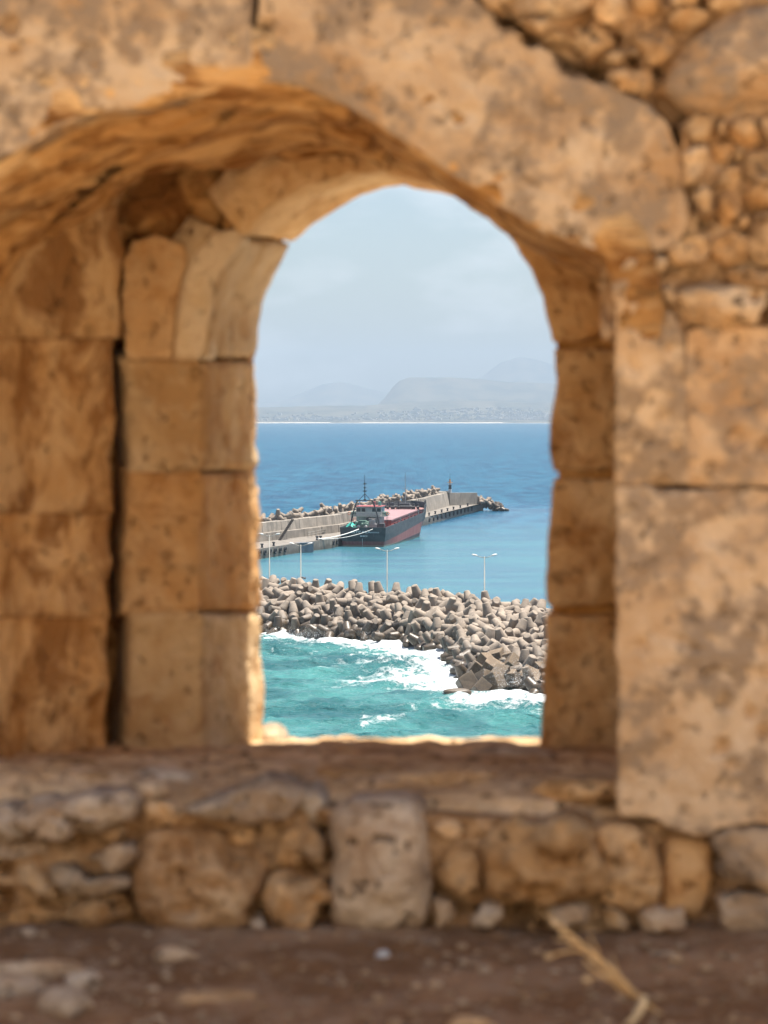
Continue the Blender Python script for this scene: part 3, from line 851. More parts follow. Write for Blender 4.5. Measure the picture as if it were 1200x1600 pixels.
# the passage side that closes the embrasure beyond the left picture edge
slab('reveal_stone', [(-165, 1250, 6.02), (-75, 1210, 6.7)], [(-165, 400, 6.02), (-75, 345, 6.7)], [(-165, 1250, 6.02), (-165, 400, 6.02)], [(-75, 1210, 6.7), (-75, 345, 6.7)], M_INNER, WALL, thick=.15, amp=1.3)
stone('pier_block', [(-172, 410), (-330, 430), (-480, 440), (-480, 830), (-330, 835), (-170, 830), (-168, 600)], 6.0, M_FACE, WALL, bulge=.012, edge=.025, depth=.3, amp=0.8, rounded=0)
stone('pier_block', [(-170, 842), (-330, 845), (-480, 842), (-480, 1255), (-330, 1252), (-168, 1255), (-168, 1050)], 6.0, M_FACE, WALL, bulge=.012, edge=.025, depth=.3, amp=0.8, rounded=0)

# ================================================================== sea
FOOT = [(-60, 425), (-30, 394), (-18, 381), (-4, 366), (5, 356), (10, 332), (9.5, 306), (14, 298), (22, 295), (45, 280), (75, 262)]
CREST = [(-72, 462), (-38, 428), (-19, 405), (-5, 390), (4, 379), (9, 372), (13, 364), (17, 357), (22, 349), (45, 322), (75, 290)]
FT, CR = np.array(FOOT, float), np.array(CREST, float)

def poly_dist(P2, line):
    line = np.asarray(line, float)
    best = np.full(len(P2), 1e9)
    for a, b in zip(line, line[1:]):
        ab = b - a
        t = np.clip(((P2 - a) @ ab) / (ab @ ab), 0, 1)
        best = np.minimum(best, np.linalg.norm(P2 - (a + t[:, None] * ab), axis=1))
    return best

def grade(a, b, n, p):
    return a + (b - a) * np.linspace(0, 1, n) ** p
xs = np.unique(np.round(np.r_[-grade(75, 26000, 40, 4)[::-1], np.linspace(-75, -32, 72), np.linspace(-32, 38, 200), np.linspace(38, 75, 62), grade(75, 26000, 40, 4)], 3))
ys = np.unique(np.round(np.r_[np.linspace(-26000, 40, 12), np.linspace(40, 215, 60), np.linspace(215, 385, 420), np.linspace(385, 900, 330), grade(900, 26000, 90, 3)], 3))
XX, YY = np.meshgrid(xs, ys)
P2 = np.stack([XX.ravel(), YY.ravel()], 1)
P3 = np.c_[P2, np.zeros(len(P2))]
dist = np.hypot(P2[:, 0], P2[:, 1])
# open water on this side of the near breakwater, sheltered basin, open sea beyond the mole
crest_y = np.interp(P2[:, 0], CR[:, 0], CR[:, 1])
MOLE = np.array([(-90, 400), (-60, 505), (-28, 605), (-12, 652), (13, 792), (22, 848), (31, 861)], float)
mole_x = np.interp(P2[:, 1], MOLE[:, 1], MOLE[:, 0])
basin = sstep(-6, 6, P2[:, 1] - crest_y) * np.where(P2[:, 1] < 861, sstep(-4, 4, P2[:, 0] - mole_x), 1 - sstep(0, 160, P2[:, 1] - 861 + np.clip(-(P2[:, 0] - 31), 0, 400) * 3))
surf = 1 - sstep(-6, 6, P2[:, 1] - crest_y)
rough_w = 1 - 0.93 * basin
h = np.zeros(len(P2))
for ang, lam, a in ((-0.35, 17, .30), (0.1, 11, .20), (-0.9, 8.0, .13), (0.5, 6.1, .10), (-0.1, 4.3, .07), (1.0, 3.3, .045)):
    k = 2 * math.pi / lam
    ph = (P2[:, 0] * math.sin(ang) + P2[:, 1] * math.cos(ang)) * k + 3.0 * fbm(P3 * 0.045 + lam, 2)
    if lam < 9: a = a * (1 - 0.9 * sstep(380, 430, P2[:, 1]))
    wv = 1 - 2 * np.abs(np.sin(ph / 2)) ** 0.8
    h += a * wv * (0.45 + 0.9 * vnoise(P3 * 0.06 + lam * 3))
h += fbm(P3 * 0.55, 3) * 0.16
h *= 1.3 * rough_w * (1 - sstep(900, 2500, dist))
# foam: surf along the breakwater foot and the patches drifting off it
df = poly_dist(P2, FOOT)
side = P2[:, 1] - np.interp(P2[:, 0], FT[:, 0], FT[:, 1])
warp = np.stack([fbm(P3 * 0.06 + 3, 3), fbm(P3 * 0.06 + 31, 3)], 1)
Q2 = P2 + warp * np.array([5.0, 9.0])
foam = np.exp(-(df / 10.0) ** 1.5) * 0.95
def blob(x, y, rx, ry, a, rot=0.0):
    dx, dy = Q2[:, 0] - x, Q2[:, 1] - y
    c, s = math.cos(rot), math.sin(rot)
    return a * np.exp(-(((dx * c + dy * s) / rx) ** 2 + ((-dx * s + dy * c) / ry) ** 2))
for b in ((5.5, 316, 8.5, 14, 1.1), (1.5, 310, 8, 8, .92), (14, 289, 10, 8, 1.05), (20, 287, 10, 7, .95), (-9, 366, 10, 8, .72), (1, 350, 6, 9, .68), (-17, 372, 7, 8, .72), (9, 297, 8, 5, .68), (6, 326, 6, 9, .7),
          (10, 281, 8, 4, .55), (-3, 337, 9, 6, .5), (-5, 304, 8, 4, .42), (-12, 352, 8, 5, .40), (30, 280, 12, 8, .9), (50, 262, 20, 10, .8), (0, 322, 7, 4, .5)):
    foam = np.maximum(foam, blob(*b))
foam *= surf
cap = sstep(0.12, 0.60, fbm(P3 * np.array([.16, .09, 1]) + 7, 3) + h * 0.5) * 0.60 * surf
caps_far = sstep(0.45, 0.75, fbm(P3 * np.array([.07, .03, 1]) + 77, 3)) * 0.46 * (1 - surf) * (1 - basin) * (1 - sstep(2500, 6000, dist))
foam = np.clip(np.maximum(foam, np.maximum(cap, caps_far)), 0, 1.2)
h += surf * np.clip(foam, 0, 1) * (0.16 + 0.3 * fbm(P3 * 0.9 + 5, 3)) * (1 - sstep(600, 900, dist))
# whole tones of water: depth and shelter, not light
deep = sstep(640, 1500, P2[:, 1]) * (1 - 0.75 * basin)
nxs = len(xs)
sf = grid_faces(nxs, len(ys))
m = NT('sea_water')
p = m.pos()
def attr(nm):
    a = m.n('ShaderNodeAttribute', attribute_name=nm)
    return a.outputs['Fac']
a_f, a_b, a_s, a_sh = attr('foam'), attr('basin'), attr('surf'), attr('shallow')
nz = m.math('ADD', m.math('MULTIPLY', m.noise(m.scale(p, (0.10, 0.035, 0.03)), 1.0, 6, 0.72, 0.4), 0.8), m.math('MULTIPLY', m.noise(m.scale(p, (0.012, 0.0045, 0.03)), 1.0, 5, 0.65, 0.3), 0.2))
open_c = m.mix(m.rng(nz, 0.40, 0.60), (0.003, 0.046, 0.098), (0.013, 0.100, 0.165))
basin_c = m.mix(m.rng(m.noise(m.scale(p, (0.015, 0.06, 0.03)), 1.0, 5, 0.65, .4), 0.38, 0.62), (0.033, 0.105, 0.150), (0.040, 0.145, 0.172))
surf_c = m.mix(m.rng(m.noise(m.scale(p, (0.09, 0.07, 0.1)), 1.0, 5, 0.6), 0.36, 0.66), (0.014, 0.090, 0.098), (0.050, 0.195, 0.188))
col = m.mix(a_sh, open_c, basin_c)
col = m.mix(a_s, col, surf_c)
f1 = m.noise(m.scale(p, (0.55, 0.42, 0.5)), 1.0, 7, 0.72, 0.8)
f2 = m.noise(m.scale(p, (1.9, 1.5, 1.5)), 1.0, 5, 0.7, 0.5)
fr = m.math('ADD', m.math('MULTIPLY', f1, 0.7), m.math('MULTIPLY', f2, 0.3))
fm = m.rng(m.math('ADD', a_f, m.math('MULTIPLY', m.math('SUBTRACT', fr, 0.5), 2.7)), 0.46, 0.92)
col = m.mix(fm, col, (0.63, 0.66, 0.66))
m.color(col)
rgh = m.math('SUBTRACT', 0.42, m.math('ADD', m.math('MULTIPLY', a_b, 0.22), m.math('MULTIPLY', a_s, 0.16)))
m.rough(m.math('ADD', rgh, m.math('MULTIPLY', fm, 0.5)))
m.b.inputs['IOR'].default_value = 1.33
m.b.inputs['Specular IOR Level'].default_value = 0.33
w1 = m.noise(m.scale(p, (0.30, 0.62, 0.5)), 1.0, 5, 0.62, 0.3)
w2 = m.noise(m.scale(p, (0.045, 0.11, 0.1)), 1.0, 4, 0.6, 0.3)
w3 = m.noise(m.scale(p, (1.4, 2.6, 1.5)), 1.0, 4, 0.6)
hh = m.math('ADD', m.math('MULTIPLY', w1, 1.5), m.math('ADD', m.math('MULTIPLY', w2, 2.2), m.math('MULTIPLY', w3, 0.30)))
hh = m.math('MULTIPLY', hh, m.rng(a_b, 0, 1, 1.0, 0.20, smooth=False))
hh = m.math('ADD', hh, m.math('MULTIPLY', fm, 0.1))
m.bump(hh, 1.0, 1.0)
sea = mesh_obj('sea', np.c_[P2, h], sf, m.m)
tag(sea, kind='structure')
for nm, arr in (('foam', foam), ('basin', basin), ('surf', surf), ('shallow', basin * (1 - sstep(540, 840, P2[:, 1] + fbm(P3 * .02, 3) * 40)))):
    at = sea.data.attributes.new(nm, 'FLOAT', 'POINT')
    at.data.foreach_set('value', arr.astype(np.float32))

# ================================================================== near breakwater
def concrete(name, c, wet=0.0, lo=0.4, hi=2.6, scale=0.9, streak=0.0):
    m = NT(name)
    v, r = m.pos_rand(40)
    n1 = m.noise(v, scale, 6, 0.62)
    n2 = m.noise(v, scale * 5, 5, 0.65)
    col = m.mix(m.rng(n1, 0.34, 0.66), tuple(x * 0.78 for x in c), tuple(x * 1.12 for x in c))
    col = m.mix(m.rng(n2, 0.5, 0.72, 0, 0.35), col, tuple(x * 0.62 for x in c))
    col = m.mix(1.0, col, m.mix(r, (0.82, 0.81, 0.80), (1.08, 1.06, 1.04)), 'MULTIPLY')
    if streak:
        sk = m.rng(m.noise(m.scale(m.pos(), (0.7, 0.7, 0.07)), 1.0, 5, 0.7, 0.3), 0.47, 0.66, 0, streak)
        col = m.mix(sk, col, tuple(x * 0.42 for x in c))
        sk2 = m.rng(m.noise(m.scale(m.pos(), (0.15, 0.15, 0.9)), 1.0, 4, 0.6, 0.4), 0.5, 0.7, 0, streak * .6)
        col = m.mix(sk2, col, tuple(x * 0.62 for x in c))
    if wet:
        z = m.n('ShaderNodeSeparateXYZ'); m.l(m.pos(), z.inputs[0])
        zz = m.math('ADD', z.outputs['Z'], m.math('MULTIPLY', m.math('SUBTRACT', n1, 0.5), 2.4))
        zz = m.math('ADD', zz, m.math('MULTIPLY', m.math('SUBTRACT', r, 0.5), 1.2))
        w = m.rng(zz, lo, hi, wet, 0.0)
        col = m.mix(w, col, m.mix(m.rng(n2, .4, .6), (0.034, 0.025, 0.016), (0.075, 0.050, 0.026)))
        m.rough(m.rng(w, 0, 1, 0.9, 0.35, smooth=False))
    else:
        m.rough(0.9)
    m.color(col)
    m.bump(n2, 0.5, 0.06)
    return m.m
M_TET = concrete('tetrapod_concrete', (0.27, 0.222, 0.176), wet=0.94, lo=0.9, hi=4.2)
M_BLK = concrete('block_concrete', (0.17, 0.125, 0.082), wet=0.75, lo=0.2, hi=3.0)
M_CORE = concrete('shade_dark_rubble', (0.09, 0.075, 0.06), wet=0.8)  # rubble colour darkened to put shade into the gaps between tetrapods

def resamp2(line, n):
    return resample(np.asarray(line, float), n)
NB = 90
FTr, CRr = resamp2(FOOT, NB), resamp2(CREST, NB)
def mound_pt(s, t):
    i = np.clip(s, 0, 1) * (NB - 1)
    a = int(min(i, NB - 2)); f = i - a
    F0 = FTr[a] * (1 - f) + FTr[a + 1] * f
    C0 = CRr[a] * (1 - f) + CRr[a + 1] * f
    q = F0 * (1 - t) + C0 * t
    z = 0.1 + 4.9 * (1 - (1 - min(t, 1)) ** 1.35)
    return np.array([q[0], q[1], z])
# body of rock that carries the tetrapods
mv, mf = [], []
tt = [-0.25, 0, .15, .3, .5, .7, .85, 1.0, 1.12, 1.25]
for i in range(NB):
    for t in tt:
        q = mound_pt(i / (NB - 1), min(max(t, 0), 1))
        F0, C0 = FTr[i], CRr[i]
        xy = F0 + (C0 - F0) * t
        z = q[2] - 2.1
        if t < 0: z = -2.5
        if t > 1.2: z = 2.4
        mv.append((xy[0], xy[1], z))
nt = len(tt)
for i in range(NB - 1):
    for j in range(nt - 1):
        a = i * nt + j
        mf.append((a, a + nt, a + nt + 1, a + 1))
mva = np.array(mv)
mva[:, 2] += fbm(mva * 0.5, 3) * 0.5
o = mesh_obj('breakwater_mound', mva, mf, M_CORE)
tag(o, kind='structure')

def tetrapod_mesh(seed=0):
    bm = bmesh.new()
    dirs = [Vector((0, 0, 1)), Vector((0.9428, 0, -1 / 3)), Vector((-0.4714, 0.8165, -1 / 3)), Vector((-0.4714, -0.8165, -1 / 3))]
    n = 14
    for d in dirs:
        q = d.to_track_quat('Z', 'Y')
        prof = [(0.0, 0.48), (0.55, 0.86), (0.85, 0.79), (2.12, 0.53), (2.22, 0.49), (2.26, 0.40)]
        rings = []
        for l, r in prof:
            rings.append([bm.verts.new(q @ Vector((r * math.cos(2 * math.pi * k / n), r * math.sin(2 * math.pi * k / n), l))) for k in range(n)])
        for a, b in zip(rings, rings[1:]):
            for k in range(n):
                bm.faces.new((a[k], a[(k + 1) % n], b[(k + 1) % n], b[k]))
        bm.faces.new(rings[-1])
    for v in bm.verts:
        P = np.array([v.co[:]])
        v.co *= 1 + 0.035 * float(fbm(P * 0.9 + seed * 9, 2)[0])
    me = bpy.data.meshes.new('tetrapod')
    bm.to_mesh(me); bm.free()
    me.polygons.foreach_set('use_smooth', [len(pl.vertices) == 4 for pl in me.polygons])
    me.materials.append(M_TET)
    return me
TET = [tetrapod_mesh(k) for k in range(3)]

LEGS = [Vector((0, 0, 1)), Vector((0.9428, 0, -1 / 3)), Vector((-0.4714, 0.8165, -1 / 3)), Vector((-0.4714, -0.8165, -1 / 3))]
def pose(e):
    d = [e.to_matrix() @ v for v in LEGS]
    if max(v.z for v in d) > 0.88: return 'one leg upright'
    if min(v.y for v in d) < -0.86: return 'leg end facing out'
    if min(v.x for v in d) < -0.88: return 'leg pointing left'
    if max(v.x for v in d) > 0.88: return 'leg pointing right'
    return 'legs aslant'
def lamp_zone(q):
    x = 600 + q[0] / q[1] * FPX
    return ('below the two left lamps' if x < 475 else 'left of middle lamp' if x < 600 else 'under the middle lamp' if x < 640 else 'between middle and right lamps' if x < 750 else 'beside the right jamb')
def ship_zone(q):
    x = 600 + q[0] / q[1] * FPX
    return 'by the parapet stair' if x < 470 else 'left of the ship mast' if x < 560 else 'behind the ship' if x < 640 else 'between ship bow and beacon'
def rand_rot(rng):
    q = rng.normal(size=4); q /= np.linalg.norm(q)
    return Quaternion(q).to_euler()

rng = np.random.default_rng(21)
cands = []
while len(cands) < 9000:
    cands.append((rng.random(), rng.random() * 1.06))
pts = []
pa = np.zeros((0, 3))
for s, t in cands:
    q = mound_pt(s, t)
    q[2] += rng.uniform(-0.15, 0.35)
    if len(pa) and np.min(np.linalg.norm(pa - q, axis=1)) < 2.05:
        continue
    if q[1] < 312 and 5 < q[0] < 17 and t < .3:      # corner held by square blocks
        continue
    pts.append((q, t)); pa = np.vstack([pa, q])
def in_view(q, mx=10):
    x = 600 + q[0] / q[1] * FPX; y = HOR + (EYE - q[2]) / q[1] * FPX
    return 395 - mx < x < 870 + mx and y < 1180
vis = [(q, t) for q, t in pts if in_view(q)]
vis.sort(key=lambda a: a[0][1])
single, rest = vis[:300], vis[300:] + [(q, t) for q, t in pts if not in_view(q)]
print('tetrapods in view', len(vis), 'of', len(pts))
for q, t in single:
    o = bpy.data.objects.new('tetrapod', TET[rng.integers(3)])
    COL.objects.link(o)
    o.location = q
    o.rotation_euler = rand_rot(rng)
    k = rng.uniform(0.80, 0.98); o.scale = (k, k, k)
    if t > 0.72:
        tag(o, 'pale dry tetrapod on near breakwater crest, %s, %s' % (pose(o.rotation_euler), lamp_zone(q)), 'tetrapod', 'dry tetrapods on the near breakwater crest')
    elif q[2] > 1.9:
        tag(o, 'beige tetrapod midway up near breakwater slope, %s, %s' % (pose(o.rotation_euler), lamp_zone(q)), 'tetrapod', 'tetrapods on the near breakwater slope')
    else:
        tag(o, 'wet brown tetrapod at the foam line, %s, %s' % (pose(o.rotation_euler), lamp_zone(q)), 'tetrapod', 'wet tetrapods at the near breakwater foot')
bm = bmesh.new()
for q, t in rest:
    b2 = bmesh.new(); b2.from_mesh(TET[rng.integers(3)])
    k = rng.uniform(0.80, 0.98)
    b2.transform(Matrix.Translation(Vector(q)) @ rand_rot(rng).to_matrix().to_4x4() @ Matrix.Scale(k, 4))
    me = bpy.data.meshes.new('tmp'); b2.to_mesh(me); b2.free()
    bm.from_mesh(me); bpy.data.meshes.remove(me)
o = bm_obj('tetrapod_mass', bm, M_TET, smooth=False, normals=False)
tag(o, 'more tetrapods of the near breakwater running on beyond the opening', 'tetrapods', kind='stuff')

# square blocks and boulders at the corner of the breakwater
def block_mesh(seed):
    bm = bmesh.new()
    bmesh.ops.create_cube(bm, size=2)
    r = random.Random(seed)
    for v in bm.verts:
        v.co = Vector((v.co.x * (1 + r.uniform(-.14, .1)), v.co.y * (1 + r.uniform(-.14, .1)), v.co.z * (1 + r.uniform(-.14, .1))))
    bmesh.ops.bevel(bm, geom=list(bm.edges), offset=0.09, segments=2, affect='EDGES', profile=0.6)
    me = bpy.data.meshes.new('concrete_block')
    bm.to_mesh(me); bm.free()
    me.materials.append(M_BLK)
    return me
BLK = [block_mesh(i) for i in range(4)]
spots = [(731, 1068, 1.0, .3), (745, 1050, 1.0, 1.1), (757, 1062, .9, .5), (768, 1046, 1.05, 1.6), (772, 1066, .95, .6), (783, 1055, .9, 1.2), (786, 1034, 1.05, 1.9), (800, 1040, 1.0, 1.7), (795, 1060, .9, .8), (760, 1036, .9, 2.0),
         (775, 1028, .9, 2.4), (838, 1066, 1.1, .6), (846, 1052, 1.0, 1.4), (812, 1066, .9, .4), (826, 1058, .9, 1.0), (752, 1074, .8, .2)]
for i, (x, y, k, z) in enumerate(spots):
    D = (EYE - z) * FPX / (y - HOR)
    o = bpy.data.objects.new('concrete_block', BLK[i % 4])
    COL.objects.link(o)
    o.location = ((x - 600) * D / FPX, D, z)
    o.rotation_euler = (rng.uniform(-.7, .7), rng.uniform(-.7, .7), rng.uniform(0, 3))
    o.scale = (k * 1.05, k * 1.0, k)
    tag(o, 'wet brown square concrete block at the surf corner of the near breakwater', 'concrete block', 'square blocks at the breakwater corner')
D = 31.7 * FPX / (1081 - HOR)
o = lump('boulder', ((714 - 600) * D / FPX, D, 0.15), (1.6, 0.9, 0.55), M_BLK, None, 0.2, 5, sub=3)
tag(o, 'low reddish boulder awash in foam off the block corner', 'boulder')

# spray thrown up where the surf hits
M_SPRAY = plain('spray_water', (0.82, 0.86, 0.87), 0.5, 0.05)
def spray(name, x, y, z0, h, w, n, label):
    D = (EYE - z0) * FPX / (y - HOR)
    X = (x - 600) * D / FPX
    r = np.random.default_rng(int(x))
    V, Fc = [], []
    for k in range(n):
        t = r.random() ** 1.5
        jet = r.integers(5)
        jx = (jet - 2) * w * 0.22
        c = np.array([X + jx * (1 + t) + r.normal() * w * (0.16 + 0.16 * t), D - 1.5 + r.normal() * w * 0.25, z0 + t * h * (0.6 + 0.15 * (jet * 7 % 4)) + r.normal() * 0.15])
        s = 0.016 + 0.05 * r.random() ** 3 * (1.2 - t)
        b = len(V)
        q = r.normal(size=(4, 3)); q /= np.linalg.norm(q, axis=1)[:, None]
        V += (c + q * s).tolist()
        Fc += [(b, b + 1, b + 2), (b, b + 2, b + 3), (b, b + 3, b + 1), (b + 1, b + 3, b + 2)]
    o = mesh_obj(name, V, Fc, M_SPRAY, smooth=False)
    tag(o, label, 'spray', kind='stuff')
spray('sea_spray', 540, 985, 0.4, 3.6, 2.6, 3200, 'white spray bursting against tetrapods left of the surf')
spray('sea_spray', 812, 1068, 0.5, 4.0, 4.6, 2300, 'wide burst of spray over the square blocks')
spray('sea_spray', 600, 996, 0.3, 2.0, 4.0, 2200, 'low spray along the middle of the tetrapod foot')
spray('sea_spray', 470, 992, 0.3, 1.4, 6.0, 1800, 'thin spray along the tetrapods beside the arch edge')

# quay road behind the crest, with its lamps
qv, qf = [], []
for i in range(NB):
    d = CRr[min(i + 1, NB - 1)] - CRr[max(i - 1, 0)]
    n = np.array([-d[1], d[0]]) / np.linalg.norm(d)
    if n[1] < 0: n = -n
    a = CRr[i] + n * 3.5; b = CRr[i] + n * 17
    qv += [(a[0], a[1], -1.5), (a[0], a[1], 3.0), (b[0], b[1], 3.0), (b[0], b[1], -1.5)]
for i in range(NB - 1):
    for k in range(3):
        a = i * 4 + k
        qf.append((a, a + 1, a + 5, a + 4))
M_CONC = concrete('quay_concrete', (0.225, 0.20, 0.17), wet=0.55, lo=0.1, hi=1.1, scale=0.35, streak=0.6)
o = mesh_obj('quay_road', qv, qf, M_CONC, smooth=False)
tag(o, kind='structure')

M_POLE = plain('painted_pole', (0.25, 0.24, 0.21), 0.45, 0.12)
M_WHITE = plain('white_paint', (0.52, 0.52, 0.50), 0.5, 0.08)
def lamp(x, yh, label, rz=0.0, lean=0.0):
    zh = 11.1
    D = (EYE - zh) * FPX / (yh - HOR)
    root = empty('street_lamp', ((x - 600) * D / FPX, D, 3.0), rz)
    bm = bmesh.new()
    add_tube(bm, [(0, 0, 0), (0, 0, 0.5), (0, 0, 0.52), (0, 0, 8.0)], [0.17, 0.15, 0.115, 0.065], 10)
    bm_obj('pole', bm, M_POLE, root, True)
    bm = bmesh.new()
    add_box(bm, (0, 0, 0.02), (0.5, 0.5, 0.05))
    bm_obj('base_plate', bm, M_POLE, root)
    for s in (-1, 1):
        bm = bmesh.new()
        add_tube(bm, [(0, 0, 7.75), (s * 0.5, 0, 7.85), (s * 1.15, 0, 8.08)], [0.05, 0.045, 0.04], 8)
        bm_obj('arm', bm, M_POLE, root, True)
        bm = bmesh.new()
        bmesh.ops.create_uvsphere(bm, u_segments=14, v_segments=8, radius=1)
        for v in bm.verts:
            v.co = Vector((v.co.x * 0.48, v.co.y * 0.2, v.co.z * (0.17 if v.co.z > 0 else 0.08)))
        bmesh.ops.rotate(bm, verts=bm.verts, matrix=Matrix.Rotation(-s * 0.22, 3, 'Y'))
        bmesh.ops.translate(bm, verts=bm.verts, vec=(s * 1.5, 0, 8.16))
        bm_obj('lamp_head', bm, M_WHITE, root, True)
    tag(root, label, 'street lamp', 'double lamps on the breakwater road')
    return root
lamp(605, 858, 'double-headed street lamp whose top stands just below the ship', 0.1)
l2 = lamp(470, 850, 'double-headed street lamp with small floodlight near the crest of tetrapods', -0.1)
lamp(757, 868, 'double-headed street lamp alone over open water near the embrasure edge', 0.15)
lamp(421, 835, 'double-headed street lamp rising before the parapet stair, beside the frame edge', -0.15)
bm = bmesh.new()
add_box(bm, (0.34, -0.05, 2.6), (0.5, 0.22, 0.26), Matrix.Rotation(0.3, 3, 'Y'))
add_tube(bm, [(0, 0, 2.55), (0.3, 0, 2.6)], 0.03, 6)
add_box(bm, (0.7, -0.05, 2.5), (0.26, 0.2, 0.3))
bm_obj('floodlight', bm, M_POLE, l2)

# ================================================================== outer mole
QZ, PZ = 2.3, 6.65
QE = np.array([(-75, 440), (-60, 488), (-27.5, 574), (-21.5, 594), (-12.6, 620), (-11.3, 627), (12.6, 753), (31, 858), (33.5, 864)], float)
WB = np.array([(-92, 440), (-72, 500), (-44, 570), (-28.5, 608), (-12.4, 654), (13.6, 792), (21.8, 848)], float)
bm = bmesh.new()
lo = [bm.verts.new((x, y, -2)) for x, y in QE]
hi = [bm.verts.new((x, y, QZ)) for x, y in QE]
wl = [(21.8, 866), (13.6 - 4, 794), (-12.4 - 4, 656), (-28.5 - 4, 610), (-48, 572), (-76, 502), (-96, 442)]
lo2 = [bm.verts.new((x, y, -2)) for x, y in wl]
hi2 = [bm.verts.new((x, y, QZ)) for x, y in wl]
A, B = lo + lo2, hi + hi2
bm.faces.new(B)
for i in range(len(A)):
    j = (i + 1) % len(A)
    bm.faces.new((A[i], A[j], B[j], B[i]))
bmesh.ops.triangulate(bm, faces=[f for f in bm.faces if len(f.verts) > 4])
o = bm_obj('quay', bm, M_CONC)
tag(o, kind='structure')

PAR = empty('parapet_wall', (0, 0, 0))
tag(PAR, 'long beige concrete parapet wall running along the outer mole', 'wall', kind='thing')
M_PAR = concrete('parapet_concrete', (0.265, 0.235, 0.197), scale=0.3, streak=0.75)
M_PAR2 = concrete('parapet_head_concrete', (0.245, 0.22, 0.185), scale=0.3, streak=0.6)
def panel(a, b, z0, z1, thick, mat, batter=0.5, name='panel', dz=0.0):
    a, b = np.array(a, float), np.array(b, float)
    d = (b - a) / np.linalg.norm(b - a)
    n = np.array([-d[1], d[0]])
    if n @ np.array([-1, 0.2]) < 0: n = -n
    bm = bmesh.new()
    q = [a, b, b + n * thick, a + n * thick]
    t = [a + n * batter, b + n * batter, b + n * thick, a + n * thick]
    v0 = [bm.verts.new((x, y, z0)) for x, y in q]
    v1 = [bm.verts.new((x, y, z1 + (dz if k in (1, 2) else 0))) for k, (x, y) in enumerate(t)]
    bm.faces.new(v0[::-1]); bm.faces.new(v1)
    for i in range(4):
        j = (i + 1) % 4
        bm.faces.new((v0[i], v0[j], v1[j], v1[i]))
    bmesh.ops.bevel(bm, geom=list(bm.edges), offset=0.06, segments=1, affect='EDGES')
    return bm_obj(name, bm, mat, PAR)
pl = []
for a, b in zip(WB, WB[1:]):
    Ln = np.linalg.norm(b - a); n = max(1, int(round(Ln / 12)))
    for k in range(n):
        pl.append((a + (b - a) * (k / n + 0.0015), a + (b - a) * ((k + 1) / n - 0.0015)))
for i, (a, b) in enumerate(pl):
    panel(a, b, QZ - 0.1, PZ + 0.06 * ((i * 5) % 3 - 1), 2.4, M_PAR, 0.9 if b[1] > 780 else 0.55)
    dd = (b - a) / np.linalg.norm(b - a); nn = np.array([dd[1], -dd[0]])
    if b[1] < 790:
        panel(a + nn * 0.9, b + nn * 0.9, QZ - 0.05, QZ + 1.9 + 0.05 * (i % 3), 1.4, M_PAR, 0.12, 'ledge')
panel((21.9, 848.2), (31.6, 861), QZ - 0.1, PZ - 0.1, 1.6, M_PAR2, 0.25, dz=-0.35)
panel((22.0, 852), (17, 838), QZ + 3.6, PZ + 0.35, 3.4, M_PAR2, 0.1, 'cap_block')
# sloping stair against the parapet
bm = bmesh.new()
a0, b0 = px(437, 841, 613), px(451, 818, 606)
p0 = np.array([-25.1, 611.5]); p1 = np.array([-22.4, 619.0])
for k in range(14):
    f = k / 13
    q = p0 * (1 - f) + p1 * f
    add_box(bm, (q[0] + 0.25, q[1], QZ + 0.17 + f * 4.4), (0.75, 0.7, 0.34))
bm_obj('stair', bm, M_CORE, PAR)

# tyres hung on the quay face and mooring bollards
M_TYRE = plain('tyre_rubber', (0.035, 0.035, 0.037), 0.8, 0.2)
def torus_mesh():
    bm = bmesh.new()
    n, k = 16, 8
    vs = [[bm.verts.new(((0.42 + 0.17 * math.cos(b)) * math.cos(a), 0.17 * math.sin(b) * 1.15, (0.42 + 0.17 * math.cos(b)) * math.sin(a))) for b in [2 * math.pi * j / k for j in range(k)]] for a in [2 * math.pi * i / n for i in range(n)]]
    for i in range(n):
        for j in range(k):
            bm.faces.new((vs[i][j], vs[(i + 1) % n][j], vs[(i + 1) % n][(j + 1) % k], vs[i][(j + 1) % k]))
    me = bpy.data.meshes.new('tyre_fender'); bmesh.ops.recalc_face_normals(bm, faces=bm.faces); bm.to_mesh(me); bm.free()
    me.polygons.foreach_set('use_smooth', [True] * len(me.polygons)); me.materials.append(M_TYRE)
    return me
TOR = torus_mesh()
bm = bmesh.new()
add_tube(bm, [(0, 0, 0), (0, 0, 0.1), (0, 0, 0.5), (0, 0, 0.62), (0, 0, 0.8)], [0.34, 0.2, 0.17, 0.32, 0.26], 10)
bo = bm_obj('bollard', bm, M_TYRE, smooth=True)
BOL = bo.data
bpy.data.objects.remove(bo)
def along(a, b, d):
    a, b = np.array(a, float), np.array(b, float)
    u = (b - a) / np.linalg.norm(b - a)
    return a + u * d, u
def fend(a, b, d, label, group, z=1.35, k=1.25):
    q, u = along(a, b, d)
    o = bpy.data.objects.new('tyre_fender', TOR); COL.objects.link(o)
    nrm = np.array([u[1], -u[0]])
    o.location = (q[0] + nrm[0] * 0.2, q[1] + nrm[1] * 0.2, z)
    o.rotation_euler = (0, 0, math.atan2(u[1], u[0])); o.scale = (k, 1.1, k)
    tag(o, label, 'tyre', group)
def boll(a, b, d, label, group):
    q, u = along(a, b, d)
    o = bpy.data.objects.new('bollard', BOL); COL.objects.link(o)
    o.location = (q[0] - u[1] * 0.9, q[1] + u[0] * 0.9, QZ)
    o.scale = (1.2, 1.2, 1.2)
    tag(o, label, 'bollard', group)
for k in range(12):
    fend(QE[6], QE[7], 4 + k * 8.2, 'black tyre fender on the quay face past the ship bow', 'tyres on the far quay')
